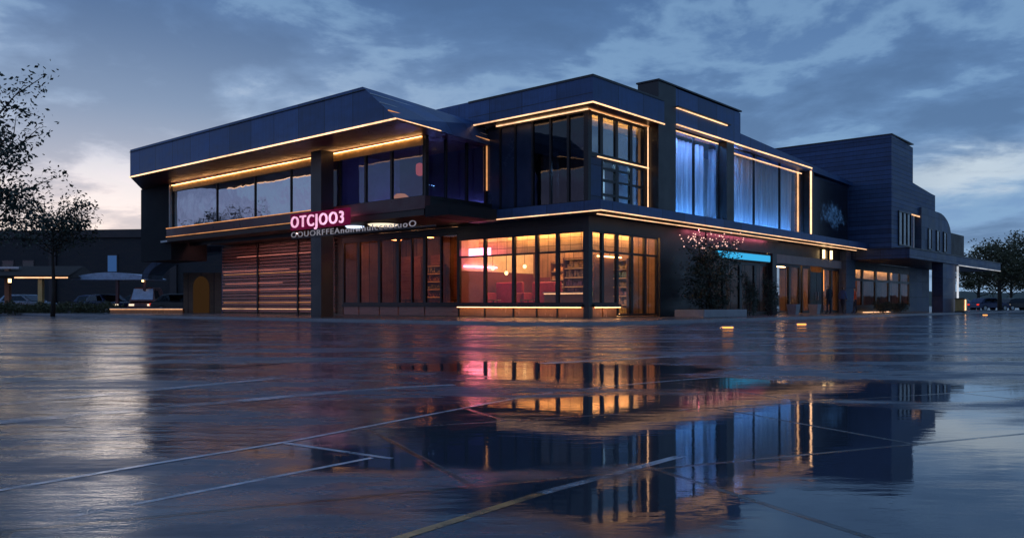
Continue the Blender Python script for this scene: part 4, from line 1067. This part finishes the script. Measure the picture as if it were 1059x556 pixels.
# afterglow on the left-hand side, pink-violet
pk = n.math('POWER', n.math('MAXIMUM', n.math('ADD', n.math('MULTIPLY', X, -.88), n.math('MULTIPLY', Y, -.47)), 0), 3.0)
pk = n.math('MULTIPLY', pk, n.maprange(zc, 0, .32, 1, 0, True))
base = n.mix(n.math('MULTIPLY', pk, .9), base, (.52, .42, .72, 1))
# clouds on a flat layer
inv = n.math('DIVIDE', 1.0, n.math('ADD', zc, .16))
cv = n('ShaderNodeCombineXYZ', {0: n.math('MULTIPLY', X, inv), 1: n.math('MULTIPLY', Y, inv), 2: 0.0}).outputs[0]
c1 = n.noise(n.mapping(cv, (.9, .8, 1), (3.3, 1.2, 0)), 1.45, 7, .56, .35)
c2 = n.noise(n.mapping(cv, (1.2, 1.2, 1), (8.3, 4.1, 0)), 3.1, 6, .6, .3)
cl = n.math('ADD', n.math('MULTIPLY', c1, .75), n.math('MULTIPLY', c2, .25))
dens = n.maprange(cl, .45, .58, 0, 1, True)
ccol = n.mix(n.math('MULTIPLY', gl, .6), (.060, .122, .25, 1), (.30, .38, .50, 1))
ccol = n.mix(n.math('MULTIPLY', pk, .6), ccol, (.40, .26, .44, 1))
col = n.mix(n.math('MULTIPLY', dens, .55), base, ccol)
rim = n.math('MULTIPLY', n.maprange(cl, .38, .44, 0, 1, True), n.maprange(cl, .44, .50, 1, 0, True))
rcol = n.mix(gl, (.24, .41, .62, 1), (.95, .88, .85, 1))
col = n.mix(n.math('MULTIPLY', rim, .5), col, rcol)
az = n.math('DIVIDE', X, n.math('MAXIMUM', Y, .05)); el = n.math('DIVIDE', Z, n.math('MAXIMUM', Y, .05))
tilt = n.math('ADD', n.math('SUBTRACT', el, .155), n.math('MULTIPLY', n.math('SUBTRACT', az, .53), -.1))
tilt = n.math('ADD', tilt, n.math('MULTIPLY', n.math('SUBTRACT', c2, .5), .09))
gx = n.math('DIVIDE', n.math('SUBTRACT', az, .56), .16); gy = n.math('DIVIDE', tilt, .022)
brk = n.math('POWER', 2.718, n.math('MULTIPLY', -1.0, n.math('ADD', n.math('MULTIPLY', gx, gx), n.math('MULTIPLY', gy, gy))))
col = n.mix(n.math('MULTIPLY', brk, .8), col, (.62, .72, .80, 1))
nsky = n.mix(1.0, sky.outputs[0], (.10, .10, .10, 1), 'MULTIPLY')
col = n.mix(.12, col, nsky)
col10 = n.mix(1.0, col, (10, 10, 10, 1), 'MULTIPLY')
bg = n('ShaderNodeBackground', {'Color': col10, 'Strength': .1})
o = nt.nodes.new('ShaderNodeOutputWorld'); nt.links.new(bg.outputs[0], o.inputs[0])
sl = bpy.data.lights.new('sun', 'SUN'); sl.energy = .08; sl.angle = R(14); sl.color = (1, .82, .66)
so = bpy.data.objects.new('sun', sl); COL.objects.link(so)
so.rotation_euler = Vector((-sd.x, -sd.y, -.04)).to_track_quat('-Z', 'Y').to_euler()

# ------------------------------------------------------------------ camera
cam = bpy.data.cameras.new('camera'); co = bpy.data.objects.new('camera', cam); COL.objects.link(co)
co.location = (0, 0, EYE); co.rotation_euler = (R(90), 0, 0)
cam.sensor_width = 36; cam.lens = 857/1059*36; cam.shift_y = (315-278)/1059; cam.clip_end = 4000; cam.clip_start = .05
scn.camera = co
scn.view_settings.view_transform = 'Standard'; scn.view_settings.look = 'None'; scn.view_settings.exposure = .2; scn.view_settings.gamma = 1; scn.view_settings.use_curve_mapping = False
cy = scn.cycles
cy.use_denoising = True; cy.max_bounces = 8; cy.transparent_max_bounces = 16; cy.sample_clamp_indirect = 6; cy.caustics_reflective = False; cy.caustics_refractive = False
cy.use_adaptive_sampling = True; cy.adaptive_threshold = .01
